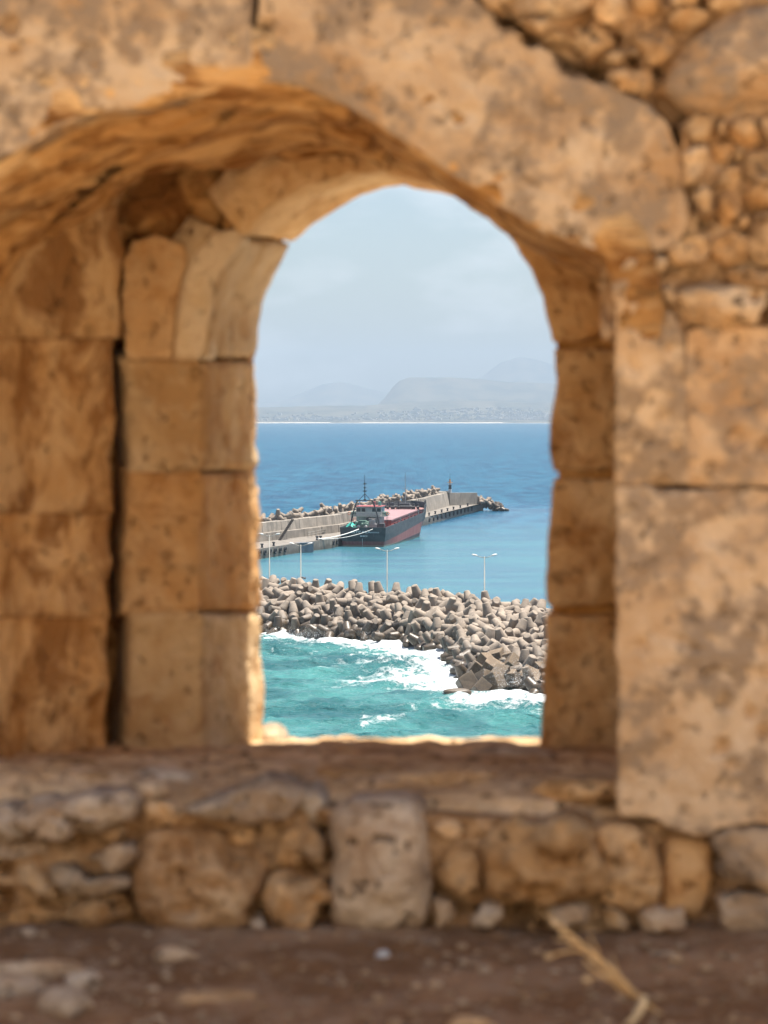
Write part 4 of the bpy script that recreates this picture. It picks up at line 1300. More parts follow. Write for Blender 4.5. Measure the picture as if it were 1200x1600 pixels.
for d in (10, 22, 35, 47, 60, 75, 92):
    boll(QE[6], QE[7], d, 'small black bollard on the quay past the ship bow', 'bollards on the far quay')
for k in range(9):
    fend(QE[1], QE[2], 62 + k * 3.6, 'black tyre fender on the quay beside the arch edge', 'tyres on the near quay', k=1.35)
for d in (2, 5.5, 9, 12.5, 16):
    fend(QE[2], QE[3], d, 'black tyre fender on the quay just right of the arch edge', 'tyres on the quay by the first lamp', k=1.3)
for d in (1.2, 5.2):
    fend(QE[4], QE[5], d, 'black tyre fender on the quay corner astern of the ship', 'tyres astern of the ship')
for d in (3, 11):
    boll(QE[2], QE[3], d, 'small black bollard on the quay astern of the ship', 'bollards astern of the ship')
bm = bmesh.new()
add_box(bm, (-18.7, 600.5, 0.7), (4.2, 1.2, 3.0), Matrix.Rotation(0.45, 3, 'Z'))
add_box(bm, (-18.7, 600.3, 2.25), (4.6, 1.4, 0.2), Matrix.Rotation(0.45, 3, 'Z'))
o = bm_obj('quay_steel_gate', bm, plain('dull_steel', (0.17, 0.18, 0.20), 0.6, 0.2))
tag(o, 'dull grey steel plate set in the quay astern of the ship', 'steel plate')

RL = empty('quay_railing', (-14.2, 634, QZ))
tag(RL, 'low pale railing on the quay between parapet and ship quarter', 'railing')
ra, rb = np.array([-18.6, 626.0]), np.array([-11.6, 660.0])
for k in range(9):
    q = ra + (rb - ra) * k / 8 - np.array([-14.2, 634])
    bm = bmesh.new(); add_tube(bm, [(q[0], q[1], 0), (q[0], q[1], 1.25)], 0.07, 6); bm_obj('post', bm, M_POLE, RL)
for zz in (0.65, 1.2):
    bm = bmesh.new(); add_tube(bm, [(*(ra - np.array([-14.2, 634])), zz), (*(rb - np.array([-14.2, 634])), zz)], 0.05, 6); bm_obj('rail', bm, M_POLE, RL)

# tetrapods on the weather side of the mole
M_TET2 = M_TET
r2 = np.random.default_rng(5)
k = 0
WBr = resample(WB, 400)
outer = []
for i in range(60, 400):
    for off, z in ((4.5, 7.0), (6.8, 5.6), (9.5, 4.0)):
        d = WBr[min(i + 1, 399)] - WBr[i - 1]; d /= np.linalg.norm(d)
        q = WBr[i] + np.array([-d[1], d[0]]) * (off + r2.normal() * 0.5) + r2.normal(size=2) * 0.6
        outer.append(np.array([q[0], q[1], z + r2.normal() * 0.45]))
r2.shuffle(outer)
keep = []
for q in outer:
    if keep and min(np.linalg.norm(np.array(keep) - q, axis=1)) < 3.0: continue
    keep.append(q)
for q in keep:
    x = 600 + q[0] / q[1] * FPX
    if x < 330: continue
    if q[2] < 4.6 and q[1] > 640: continue
    o = bpy.data.objects.new('tetrapod', TET[r2.integers(3)]); COL.objects.link(o)
    o.location = q; o.rotation_euler = rand_rot(r2)
    o.scale = (0.82,) * 3
    tag(o, 'tetrapod behind the outer mole parapet, %s, %s' % (pose(o.rotation_euler), ship_zone(q)), 'tetrapod', 'tetrapods behind the outer mole parapet')
# heap round the head of the mole
for i in range(26):
    t = r2.random()
    q = np.array([31.5 + 9.5 * t + r2.normal() * .5, 864 + r2.normal() * 3.0 + 2 * t, max(0.1, 3.4 * (1 - t) ** 0.8 + r2.normal() * 0.3)])
    o = bpy.data.objects.new('tetrapod', TET[r2.integers(3)]); COL.objects.link(o)
    o.location = q; o.rotation_euler = rand_rot(r2); o.scale = (0.8,) * 3
    tag(o, 'tetrapod round the seaward mole head, %s, %s' % (pose(o.rotation_euler), 'near the waterline' if q[2] < 1.2 else 'high on the heap'), 'tetrapod', 'tetrapods at the mole head')
# rock body under them
bm = bmesh.new()
prev = None
for i in range(60, 400, 6):
    d = WBr[min(i + 1, 399)] - WBr[i - 1]; d /= np.linalg.norm(d); n = np.array([-d[1], d[0]])
    row = [bm.verts.new((*(WBr[i] + n * o_), z_)) for o_, z_ in ((2.2, -2), (2.3, 5.6), (5, 5.2), (11, 2.0), (16, -2))]
    if prev:
        for a in range(4):
            bm.faces.new((prev[a], row[a], row[a + 1], prev[a + 1]))
    prev = row
o = bm_obj('mole_mound', bm, M_CORE)
tag(o, kind='structure')

# beacon on the corner of the parapet
BE = empty('harbour_beacon', (21.9, 849.5, PZ))
tag(BE, 'small banded light beacon standing on the mole head wall', 'beacon')
M_BLACK = plain('black_paint', (0.02, 0.022, 0.025), 0.5, 0.2)
M_REDB = plain('orange_paint', (0.55, 0.30, 0.12), 0.5, 0.15)
for nm, z0, z1, r0, r1, mt in (('base', -0.4, 1.1, .55, .5, M_WHITE), ('tower', 1.1, 2.5, .5, .46, M_BLACK), ('upper_tower', 2.5, 3.2, .46, .44, M_WHITE), ('gallery', 3.2, 3.35, .95, .95, M_REDB), ('lantern', 3.35, 4.2, .32, .3, M_REDB), ('cap', 4.2, 4.6, .42, .05, M_BLACK)):
    bm = bmesh.new(); add_tube(bm, [(0, 0, z0), (0, 0, z1)], [r0, r1], 14); bm_obj(nm, bm, mt, BE)
bm = bmesh.new(); add_tube(bm, [(0, 0, 4.5), (0, 0, 6.2)], 0.05, 6); bm_obj('rod', bm, M_BLACK, BE)

# ================================================================== the moored cargo ship
HEAD = math.atan2(65.0, 11.8)                  # heading in plan
SHIP = empty('cargo_ship', (-5.05, 627.6, 0), HEAD)
SHIP.rotation_euler = (0, -R(1.55), HEAD)      # trimmed by the stern
tag(SHIP, 'dark rusty cargo ship with pink hatch covers moored stern-on at the mole', 'ship')
# local axes: x forward from the transom, y to port, z up from the waterline
SL, SB = 68.0, 5.9
def half(x):          # half breadth at deck
    f = x / SL
    return SB * (0.965 + 0.035 * min(1, f * 6)) * (1 - max(0, (f - 0.84) / 0.16) ** 2.6 * 0.98)
def halfw(x):         # half breadth low down
    f = x / SL
    return SB * (0.86 + 0.13 * min(1, f * 5)) * (1 - max(0, (f - 0.70) / 0.272) ** 2.0) if f < 0.972 else 0.02
def sheer(x):
    f = x / SL
    return 4.75 + 0.15 * f + (0.0 if f < 0.82 else 2.2 * min(1, (f - 0.82) / 0.02))
m = NT('ship_hull_paint')
tc = m.n('ShaderNodeTexCoord').outputs['Object']
z = m.n('ShaderNodeSeparateXYZ'); m.l(tc, z.inputs[0])
n1 = m.noise(m.scale(tc, (0.25, 0.25, 0.6)), 1.4, 6, 0.65)
n2 = m.noise(m.scale(tc, (1.6, 1.6, 0.22)), 1.0, 6, 0.7)
top_c = m.mix(m.rng(n1, 0.35, 0.65), (0.020, 0.025, 0.030), (0.055, 0.06, 0.063))
top_c = m.mix(m.rng(n2, 0.52, 0.74, 0, 0.55), top_c, (0.17, 0.12, 0.10))
red_c = m.mix(m.rng(n2, 0.36, 0.66), (0.19, 0.045, 0.042), (0.25, 0.10, 0.085))
hz = m.math('ADD', z.outputs['Z'], m.math('MULTIPLY', m.math('SUBTRACT', n2, 0.5), 0.5))
hz = m.math('SUBTRACT', hz, m.math('MULTIPLY', z.outputs['X'], 0.026))
col = m.mix(m.rng(hz, 1.15, 1.40), red_c, top_c)
geo_z = m.n('ShaderNodeSeparateXYZ'); m.l(m.pos(), geo_z.inputs[0])
col = m.mix(m.rng(m.math('ADD', geo_z.outputs['Z'], m.math('MULTIPLY', m.math('SUBTRACT', n1, .5), .35)), 0.30, 0.48, 0.8, 0), col, (0.34, 0.27, 0.19))
m.color(col); m.rough(0.55)
M_HULL = m.m
M_DARK = plain('dark_ship_paint', (0.045, 0.05, 0.055), 0.6, 0.3, rust=(0.16, 0.08, 0.05, .6))
M_SWHITE = plain('ship_white_paint', (0.33, 0.34, 0.33), 0.5, 0.12, rust=(0.30, 0.17, 0.10, .5))
M_PINK = plain('faded_red_hatch', (0.245, 0.145, 0.15), 0.7, 0.10, scale=0.3)
M_RED = plain('red_oxide_paint', (0.27, 0.065, 0.065), 0.6, 0.3)
M_DECK = plain('ship_deck', (0.24, 0.12, 0.11), 0.8, 0.3)
M_GREEN = plain('green_tarpaulin', (0.02, 0.30, 0.245), 0.6, 0.25)
M_GREEN2 = plain('green_machinery', (0.07, 0.14, 0.11), 0.6, 0.35)
M_GLASS = NT('window_glass'); M_GLASS.color((0.02, 0.025, 0.03)); M_GLASS.rough(0.1); M_GLASS = M_GLASS.m
M_ORANGE = plain('lifebuoy_orange', (0.62, 0.20, 0.10), 0.6, 0.1)
M_ROPE = plain('white_rope', (0.74, 0.73, 0.69), 0.85, 0.1)

xs_ = np.r_[np.linspace(0, 50, 26), np.linspace(52, SL, 30)]
bm = bmesh.new()
rows = []
for x in xs_:
    hd, hw, zt = half(x), halfw(x), sheer(x)
    flare = 1.0
    sec = []
    lv = [(-3.0, hw * 0.72), (-1.2, hw * 0.95), (0.0, hw), (1.4, hw * 0.55 + hd * 0.45), (3.0, hw * 0.12 + hd * 0.88), (min(zt, 4.75), hd), (zt, hd * (1.0 if zt < 6 else 1.02)), (zt, max(0, hd * (1.0 if zt < 6 else 1.02) - 0.18)), (zt - 1.1, max(0, hd - 0.2))]
    rake = 0.10 if x == 0 else 0
    for sgn in (1, -1):
        r_ = []
        for (zz, hb) in lv:
            xr = x - (0.9 * (zz / 4.75) if x == 0 else 0) + (max(0, zz) * 0.35 * max(0, (x / SL - 0.9) / 0.1))
            r_.append(bm.verts.new((xr, sgn * hb, zz)))
        sec.append(r_)
    rows.append(sec)
for a, b in zip(rows, rows[1:]):
    for sgn in (0, 1):
        for k in range(len(a[0]) - 1):
            bm.faces.new((a[sgn][k], b[sgn][k], b[sgn][k + 1], a[sgn][k + 1]))
# transom
a = rows[0]
for k in range(5):
    bm.faces.new((a[0][k], a[0][k + 1], a[1][k + 1], a[1][k]))
bm.faces.new((a[0][5], a[0][6], a[1][6], a[1][5])) if (a[0][5].co - a[0][6].co).length > 1e-4 else None
# inner face and cap of the transom bulwark
v = [bm.verts.new((0.05 - 0.9 + dx, y, zz)) for dx, y, zz in ((0, half(0), 4.76), (0, -half(0), 4.76), (0.25, -half(0), 4.76), (0.25, half(0), 4.76), (0.3, -half(0), 3.6), (0.3, half(0), 3.6))]
bm.faces.new((v[0], v[1], v[2], v[3])); bm.faces.new((v[3], v[2], v[4], v[5]))
bmesh.ops.remove_doubles(bm, verts=bm.verts, dist=1e-4)
bm_obj('hull', bm, M_HULL, SHIP, smooth=False)
# decks
bm = bmesh.new()
for (xa, xb, zz) in ((-0.6, 56, 3.65), (55.6, 67.2, 5.6)):
    prev = None
    for x in np.linspace(xa, xb, 24):
        hb = max(0.02, half(max(0, x)) - 0.19)
        row = [bm.verts.new((x, -hb, zz)), bm.verts.new((x, hb, zz))]
        if prev: bm.faces.new((prev[0], row[0], row[1], prev[1]))
        prev = row
add_box(bm, (55.7, 0, 4.6), (0.2, 2 * half(55.7) - 0.5, 2.1))
bm_obj('deck', bm, M_DECK, SHIP)
# hatch: coaming and covers
bm = bmesh.new()
add_box(bm, (34.5, 0, 4.45), (40.0, 8.6, 1.7))
bm_obj('hatch_coaming', bm, M_RED, SHIP)
for k in range(8):
    bm = bmesh.new()
    add_box(bm, (17.0 + k * 5.0, 0, 5.47 + 0.015 * (k % 2)), (4.94, 8.9, 0.36))
    bmesh.ops.bevel(bm, geom=list(bm.edges), offset=0.05, segments=1, affect='EDGES')
    bm_obj('hatch_cover', bm, M_PINK, SHIP)
# side rails
for s in (-1, 1):
    bm = bmesh.new()
    for zz in (5.25, 5.7):
        add_tube(bm, [(x, s * (half(x) - 0.1), zz + 0.15 * x / SL) for x in np.linspace(12, 55, 16)], 0.035, 5)
    for x in np.linspace(12, 55, 24):
        add_tube(bm, [(x, s * (half(x) - 0.1), 4.6), (x, s * (half(x) - 0.1), 5.75 + 0.15 * x / SL)], 0.04, 5)
    bm_obj('side_rail', bm, M_RED if s > 0 else M_DARK, SHIP)
    for x in np.linspace(13, 54, 9):
        bm = bmesh.new()
        add_box(bm, (x, s * (half(x) - 0.45), 4.5), (0.5, 0.3, 1.1))
        bm_obj('bulwark_stay', bm, M_RED, SHIP)
for x in (20, 33, 47):
    bm = bmesh.new(); add_tube(bm, [(x, -(half(x) - 0.12), 4.7), (x, -(half(x) - 0.12), 6.1)], 0.09, 6); bm_obj('rail_post', bm, M_SWHITE, SHIP)
# forecastle clutter: windlass, bitts, vents
for i, (x, y, sx_, sy_, sz_) in enumerate([(58.5, 0, 2.2, 4.0, 1.5), (57, 2.8, .9, .9, 1.7), (57, -2.8, .9, .9, 1.5), (61, 1.8, 1.0, .8, 1.1), (61, -1.8, 1.0, .8, 1.1), (56.8, 1.2, .5, .5, 2.1), (60, 3.0, .6, .6, 1.3), (56.6, -4.1, .6, .6, 1.6), (56.6, 4.1, .6, .6, 1.6)]):
    bm = bmesh.new()
    add_box(bm, (x, y, 5.6 + sz_ / 2), (sx_, sy_, sz_), taper=0.25)
    add_tube(bm, [(x - sx_ * .4, y - sy_ * .6, 6.2), (x - sx_ * .4, y + sy_ * .6, 6.2)], 0.3, 10)
    bm_obj('windlass' if i == 0 else 'deck_fitting', bm, M_DARK, SHIP)
bm = bmesh.new()
for k, x in enumerate(np.linspace(56, 66.5, 16)):
    for s in (-1, 1):
        add_tube(bm, [(x, s * half(x) * 1.0, 6.8), (x, s * half(x) * 1.0, 7.9)], 0.045, 5)
for zz in (7.4, 7.9):
    add_tube(bm, [(x, half(x), zz) for x in np.linspace(56, 67, 14)], 0.035, 5)
    add_tube(bm, [(x, -half(x), zz) for x in np.linspace(56, 67, 14)], 0.035, 5)
bm_obj('bow_rail', bm, M_DARK, SHIP)
bm = bmesh.new()
add_tube(bm, [(60.5, 0, 5.6), (60.5, 0, 9.5), (60.5, 0, 15.2)], [0.16, 0.11, 0.05], 8)
add_tube(bm, [(60.5, -0.8, 11), (60.5, 0.8, 11)], 0.04, 5)
bm_obj('foremast', bm, M_SWHITE, SHIP)
# superstructure
H = lambda c, s, nm, mt, par=SHIP, bev=0.04: None
def sbox(nm, c, s, mt, par=SHIP, bev=0.03, rot=None):
    bm = bmesh.new(); add_box(bm, c, s, rot)
    if bev: bmesh.ops.bevel(bm, geom=list(bm.edges), offset=bev, segments=1, affect='EDGES')
    return bm_obj(nm, bm, mt, par)
sbox('lower_house', (9.5, 0, 5.3), (5.6, 6.0, 3.3), M_SWHITE)
sbox('bridge_deck', (9.2, 0, 7.02), (6.4, 8.9, 0.16), M_SWHITE)
br = sbox('bridge', (9.6, 0, 8.2), (4.6, 6.4, 2.2), M_SWHITE)
sbox('bridge_roof', (9.5, 0, 9.36), (5.2, 6.8, 0.10), M_RED)
for y in (2.55, 1.35, -1.35, -2.55):
    bm = bmesh.new(); add_box(bm, (7.28, y, 8.52), (0.06, 0.95, 0.86)); bm_obj('window', bm, M_GLASS, br)
for y in (-3.22, 3.22):
    bm = bmesh.new(); add_box(bm, (9.4, y, 8.5), (2.6, 0.05, 0.8)); bm_obj('window', bm, M_GLASS, br)
sbox('bridge_door', (7.28, 0.0, 8.05), (0.05, 0.8, 1.8), M_SWHITE)
for s in (-1, 1):
    sbox('bridge_wing', (8.4, s * 4.0, 7.55), (2.4, 1.1, 0.95), M_GREEN2)
    bm = bmesh.new()
    for dx in (7.3, 9.5):
        add_tube(bm, [(dx, s * 4.4, 3.6), (dx, s * 4.4, 7.0)], 0.06, 6)
    bm_obj('wing_post', bm, M_DARK, SHIP)
    bm = bmesh.new()
    n_, k_ = 14, 6
    vs = [[bm.verts.new((7.0 + 0.08 * math.sin(b), s * 4.85 + (0.36 + 0.08 * math.cos(b)) * math.cos(a), 7.7 + (0.36 + 0.08 * math.cos(b)) * math.sin(a))) for b in [2 * math.pi * j / k_ for j in range(k_)]] for a in [2 * math.pi * i / n_ for i in range(n_)]]
    for i in range(n_):
        for j in range(k_):
            bm.faces.new((vs[i][j], vs[(i + 1) % n_][j], vs[(i + 1) % n_][(j + 1) % k_], vs[i][(j + 1) % k_]))
    bm_obj('lifebuoy', bm, M_ORANGE, SHIP, True)
bm = bmesh.new()
for zz in (7.5, 7.95):
    add_tube(bm, [(6.1, -4.4, zz), (6.1, 4.4, zz)], 0.03, 5)
for y in np.linspace(-4.4, 4.4, 12):
    add_tube(bm, [(6.1, y, 7.05), (6.1, y, 8.0)], 0.03, 5)
bm_obj('bridge_rail', bm, M_SWHITE, SHIP)
bm = bmesh.new()
for zz in (9.9, 10.3):
    add_tube(bm, [(7.0, -3.4, zz), (7.0, 3.4, zz)], 0.025, 5)
for y in np.linspace(-3.4, 3.4, 8):
    add_tube(bm, [(7.0, y, 9.4), (7.0, y, 10.35)], 0.025, 5)
bm_obj('roof_rail', bm, M_SWHITE, SHIP)
sbox('vent_box', (10.4, -0.9, 9.95), (0.8, 0.5, 1.1), M_RED); sbox('antenna_box', (10.4, -2.2, 9.9), (0.6, 0.6, 1.0), M_GREEN)
# aft deck machinery and stores
for i, (x, y, zc, sx_, sy_, sz_, mt) in enumerate([(4.6, 1.0, 4.9, 2.0, 2.6, 2.4, M_GREEN2), (5.4, -1.2, 5.2, 1.4, 1.7, 2.2, M_SWHITE), (3.4, 0.2, 4.6, 1.2, 1.4, 1.9, M_GREEN2), (5.6, 2.6, 4.7, 1.0, 0.8, 2.2, M_SWHITE), (4.0, -2.6, 4.5, .8, 1.0, 1.6, M_SWHITE),
                                             (2.4, 2.9, 4.3, .7, .7, 1.5, M_SWHITE), (6.0, 0.1, 5.6, .5, .6, 2.6, M_DARK), (3.0, -3.9, 4.6, 1.8, 1.9, 1.9, M_DARK), (5.6, -1.2, 6.45, 1.6, 1.9, .3, M_DARK)]):
    bm = bmesh.new(); add_box(bm, (x, y, zc), (sx_, sy_, sz_), Matrix.Rotation(0.15 * (i % 3 - 1), 3, 'Z'), taper=0.3 if mt is M_GREEN2 else 0.1)
    if mt is M_GREEN2: add_tube(bm, [(x, y - sy_ * .6, zc + .5), (x, y + sy_ * .6, zc + .5)], 0.5, 10)
    bmesh.ops.bevel(bm, geom=[e for e in bm.edges], offset=0.04, segments=1, affect='EDGES')
    bm_obj('winch' if mt is M_GREEN2 else 'deck_locker', bm, mt, SHIP)
for y in (1.4, -0.5):
    bm = bmesh.new(); bmesh.ops.create_uvsphere(bm, u_segments=12, v_segments=8, radius=0.45); bmesh.ops.translate(bm, verts=bm.verts, vec=(1.2, y, 4.75)); bm_obj('mooring_drum', bm, M_SWHITE, SHIP, True)
# green tarpaulin over a boat on the port quarter
bm = bmesh.new()
bmesh.ops.create_grid(bm, x_segments=14, y_segments=14, size=1)
for v in bm.verts:
    x, y = v.co.x, v.co.y
    zz = 1.5 * (1 - abs(y + .2) ** 1.4) * (1 - abs(x) ** 3 * .5)
    zz += 0.3 * float(fbm(np.array([[x * 2.2, y * 2.2, 1.0]]), 3)[0])
    v.co = Vector((3.6 + x * 2.1, 4.0 + y * 1.5, 4.1 + max(0, zz) * 1.15))
bm_obj('tarpaulin', bm, M_GREEN, SHIP)
sbox('covered_boat', (3.7, 3.7, 4.3), (3.8, 2.2, 1.2), M_DARK)
# gantry mast over the poop
GX = 2.2
bm = bmesh.new()
for s in (-1, 1):
    add_tube(bm, [(GX, s * 3.45, 3.6), (GX, s * 3.45, 6.0), (GX, s * 3.1, 7.6), (GX, s * 2.15, 10.6), (GX, s * 1.9, 10.95), (GX, s * 1.6, 11.15)], [0.20, 0.19, 0.18, 0.16, 0.16, 0.15], 8)
    add_tube(bm, [(GX, s * 1.5, 11.2), (GX, 0, 12.9)], 0.07, 6)
add_tube(bm, [(GX, 2.35, 11.2), (GX, -2.7, 11.2)], 0.13, 8)
add_box(bm, (GX, -2.55, 11.35), (.3, .35, .4)); add_box(bm, (GX, 0, 11.35), (.4, .6, .35))
bm_obj('gantry', bm, M_DARK, SHIP)
bm = bmesh.new()
add_tube(bm, [(GX, 0, 11.2), (GX, 0, 13.2), (GX, 0, 15.2), (GX, 0, 17.7)], [0.13, 0.11, 0.08, 0.03], 8)
for zz, w in ((13.5, .42), (15.3, .42)):
    add_tube(bm, [(GX, -w, zz + .15), (GX, -w * .9, zz - .1), (GX, w * .9, zz - .1), (GX, w, zz + .15)], 0.07, 6)
    add_box(bm, (GX, 0, zz), (.35, .4, .35))
add_tube(bm, [(GX, -.45, 14.4), (GX, .45, 14.4)], 0.05, 6)
add_box(bm, (GX, 0, 14.3), (.3, .3, .4))
add_tube(bm, [(GX, -.5, 16.7), (GX, .5, 16.7)], 0.025, 5)
bm_obj('mast', bm, M_DARK, SHIP)
# lettering on the transom (weathered, only partly legible)
M_LET = plain('white_lettering', (0.62, 0.62, 0.60), 0.7, 0.25, scale=3)
def lettering(txt, y, zz, h, wide=1.0):
    cu = bpy.data.curves.new('lettering', 'FONT')
    cu.body = txt; cu.size = h; cu.align_x = 'CENTER'; cu.extrude = 0.01; cu.offset = 0.02
    t = bpy.data.objects.new('lettering', cu); COL.objects.link(t)
    dg = bpy.context.evaluated_depsgraph_get()
    me = bpy.data.meshes.new_from_object(t.evaluated_get(dg))
    bpy.data.objects.remove(t)
    me.materials.clear(); me.materials.append(M_LET)
    o = bpy.data.objects.new('lettering', me); COL.objects.link(o)
    o.parent = SHIP
    th = math.atan(0.9 / 4.75)
    xo = -0.9 * zz / 4.75 - 0.03
    # text x -> -y (to starboard), text y -> up the raked transom, normal aft
    ex = Vector((0, -1, 0)); ey = Vector((-math.sin(th), 0, math.cos(th))); ez = ex.cross(ey)
    M = Matrix((ex * wide, ey, ez)).transposed().to_4x4()
    M.translation = Vector((xo, y, zz))
    o.matrix_local = M
    return o
lettering('CLTIT IMLA', 0.55, 3.35, 0.75, 1.25)
lettering('IMO', -0.2, 2.45, 0.42, 2.4)
bm = bmesh.new()
add_box(bm, (-0.72, -2.9, 3.5), (0.05, 2.3, 0.3), Matrix.Rotation(-0.18, 3, 'Y'))
bm_obj('faded_lettering_strip', bm, plain('faded_lettering', (0.30, 0.31, 0.32), 0.7, 0.3, scale=4), SHIP)
bm = bmesh.new()
add_box(bm, (-0.22, 0.2, 1.0), (0.05, 0.09, 2.0), Matrix.Rotation(-0.18, 3, 'Y'))
bm_obj('draught_mark', bm, M_LET, SHIP)

bpy.context.view_layer.update()
SM = SHIP.matrix_world.copy()
def rope(p_local, q, sag, r, label):
    a = SM @ Vector(p_local); b = Vector(q)
    pts = [a.lerp(b, t) - Vector((0, 0, sag * 4 * t * (1 - t))) for t in np.linspace(0, 1, 18)]
    bm = bmesh.new(); add_tube(bm, pts, r, 6)
    o = bm_obj('mooring_rope', bm, M_ROPE, smooth=True)
    tag(o, label, 'rope', 'mooring ropes at the ship stern')
rope((-0.75, 0.9, 4.35), (-16.0, 611.8, QZ + 0.35), 0.5, 0.11, 'thick white mooring rope leading from the middle of the ship transom to quay')
rope((-0.8, -2.6, 4.4), (-15.4, 612.2, QZ + 0.3), 0.75, 0.06, 'thinner white mooring rope from the starboard side of the transom to quay')
for k, (bx, by) in enumerate(((-16.0, 612.2), (-15.2, 613.6))):
    o = bpy.data.objects.new('bollard', BOL); COL.objects.link(o); o.location = (bx, by, QZ); o.scale = (1.3,) * 3
    tag(o, 'black bollard holding the ship stern ropes', 'bollard', 'bollards holding the stern ropes')

# ================================================================== far coast
def land(name, x0, x1, nX, y0, y1, nY, fz, mat, kind='structure'):
    X, Y = np.meshgrid(np.linspace(x0, x1, nX), np.linspace(y0, y1, nY))
    Z = fz(X, Y)
    V = np.stack([X.ravel(), Y.ravel(), Z.ravel()], 1)
    fs = grid_faces(nX, nY)
    o = mesh_obj(name, V, fs, mat)
    tag(o, kind=kind)
    return o
def n2d(X, Y, s, o=0, octv=4):
    return fbm(np.stack([X.ravel() * s, Y.ravel() * s, np.full(X.size, o * 1.0)], 1), octv).reshape(X.shape)
m = NT('coastal_scrub')
p = m.pos()
c = m.mix(m.rng(m.noise(m.scale(p, (1, .5, 1)), 0.006, 6, 0.65), 0.38, 0.62), (0.03, 0.04, 0.035), (0.085, 0.08, 0.06))
m.color(c); m.rough(0.95)
M_SCRUB = m.m
CY = 11400.0
def coast_z(X, Y):
    shore = n2d(X, np.zeros_like(Y), 1 / 900, 2, 3) * 60
    d = np.clip((Y - CY - shore) / 2600, -0.1, 1)
    lx = X / 12600 * FPX + 600
    top = np.interp(lx, [-200, 400, 500, 560, 620, 700, 760, 860, 1100, 1500], [70, 74, 82, 78, 96, 106, 104, 92, 90, 70])
    z = -4 + np.where(d > 0, 6 + top * d ** 0.75, d * 60)
    return z + np.clip(d, 0, 1) * (n2d(X, Y, 1 / 700, 4) * 22 + n2d(X, Y, 1 / 220, 9, 3) * 7)
coast = land('coast_terrain', -5200, 5200, 420, CY - 200, CY + 3400, 60, coast_z, M_SCRUB)
def mesa_z(X, Y):
    lx = X / 16500 * FPX + 600
    top = np.interp(lx, [-400, 480, 560, 590, 603, 615, 625, 640, 700, 760, 800, 870, 1000, 1400], [10, 18, 60, 110, 160, 232, 268, 290, 288, 276, 262, 250, 240, 210])
    d = np.clip((Y - 15600) / 1500, 0, 1)
    return top * d ** 0.6 * (1 + 0.0 * X) + n2d(X, Y, 1 / 600, 14) * 14 * d
land('mesa_hill', -3500, 6500, 420, 15600, 17800, 30, mesa_z, M_SCRUB)
def far_z(X, Y):
    lx = X / 23500 * FPX + 600
    top = np.interp(lx, [-400, 380, 450, 500, 530, 560, 600, 700, 760, 790, 820, 850, 880, 950, 1300], [120, 130, 220, 330, 352, 300, 240, 250, 400, 540, 596, 560, 505, 470, 380])
    d = np.clip((Y - 22600) / 1500, 0, 1)
    return top * d ** 0.6 + n2d(X, Y, 1 / 900, 24) * 22 * d
land('mountain_range', -6000, 8000, 380, 22600, 24600, 20, far_z, M_SCRUB)

# the town strung along the far shore: one mass of pale houses
r3 = np.random.default_rng(3)
cl = [(500, 70, 60, .12), (640, 50, 90, .5), (720, 60, 110, .6), (790, 40, 140, .7), (830, 40, 160, .4), (860, 40, 90, .6), (570, 40, 40, .25), (430, 40, 30, .7), (950, 120, 90, .4), (300, 120, 70, .3)]
bm = bmesh.new()
for cx, sdv, n, hmax in cl:
    for k in range(n):
        lx = cx + r3.normal() * sdv
        d = 0.015 + r3.random() ** 1.6 * hmax * 0.7
        Y = CY + 90 + d * 2600
        X = (lx - 600) / FPX * Y
        Z = float(coast_z(np.array([[X]]), np.array([[Y]]))[0, 0])
        w = r3.uniform(8, 22); hgt = r3.uniform(4, 9)
        add_box(bm, (X, Y, Z + hgt / 2 - 1), (w, 10, hgt + 2), Matrix.Rotation(r3.uniform(-.4, .4), 3, 'Z'))
Y = CY + 700; X = (650 - 600) / FPX * Y; Z = float(coast_z(np.array([[X]]), np.array([[Y]]))[0, 0])
add_box(bm, (X, Y, Z + 14), (14, 14, 34)); add_box(bm, (X - 14, Y, Z + 6), (22, 14, 16))
o = bm_obj('coastal_town', bm, plain('whitewash', (0.62, 0.60, 0.56), 0.8, 0.12, scale=0.02))
tag(o, 'pale houses of a town strung along the hazy far shore', 'town', kind='stuff')
# thin pale beach
bm = bmesh.new()
prev = None
for X in np.linspace(-5200, 5200, 300):
    sh = float(n2d(np.array([[X]]), np.array([[0.0]]), 1 / 900, 2, 3)[0, 0]) * 60
    y0 = CY + sh - 30
    row = [bm.verts.new((X, y0, 0.3)), bm.verts.new((X, y0 + 70, 3.6))]
    if prev: bm.faces.new((prev[0], row[0], row[1], prev[1]))
    prev = row
o = bm_obj('beach', bm, plain('beach_sand', (0.55, 0.50, 0.42), 0.95, 0.1, scale=.01))
tag(o, kind='structure')

# ================================================================== haze
bm = bmesh.new()
add_box(bm, (0, -500, 340.0 - 5), (54000, 53000, 690))
o = bm_obj('haze', bm)
tag(o, kind='stuff')
o['label'] = 'pale sea haze that fades the far coast'
hm = bpy.data.materials.new('haze')
hm.use_nodes = True
t = hm.node_tree
t.nodes.clear()
ho = t.nodes.new('ShaderNodeOutputMaterial')
pv = t.nodes.new('ShaderNodeVolumePrincipled')
pv.inputs['Color'].default_value = (0.50, 0.625, 0.755, 1)
pv.inputs['Density'].default_value = 0.72e-4
pv.inputs['Anisotropy'].default_value = 0.0
t.links.new(pv.outputs['Volume'], ho.inputs['Volume'])
o.data.materials.append(hm)

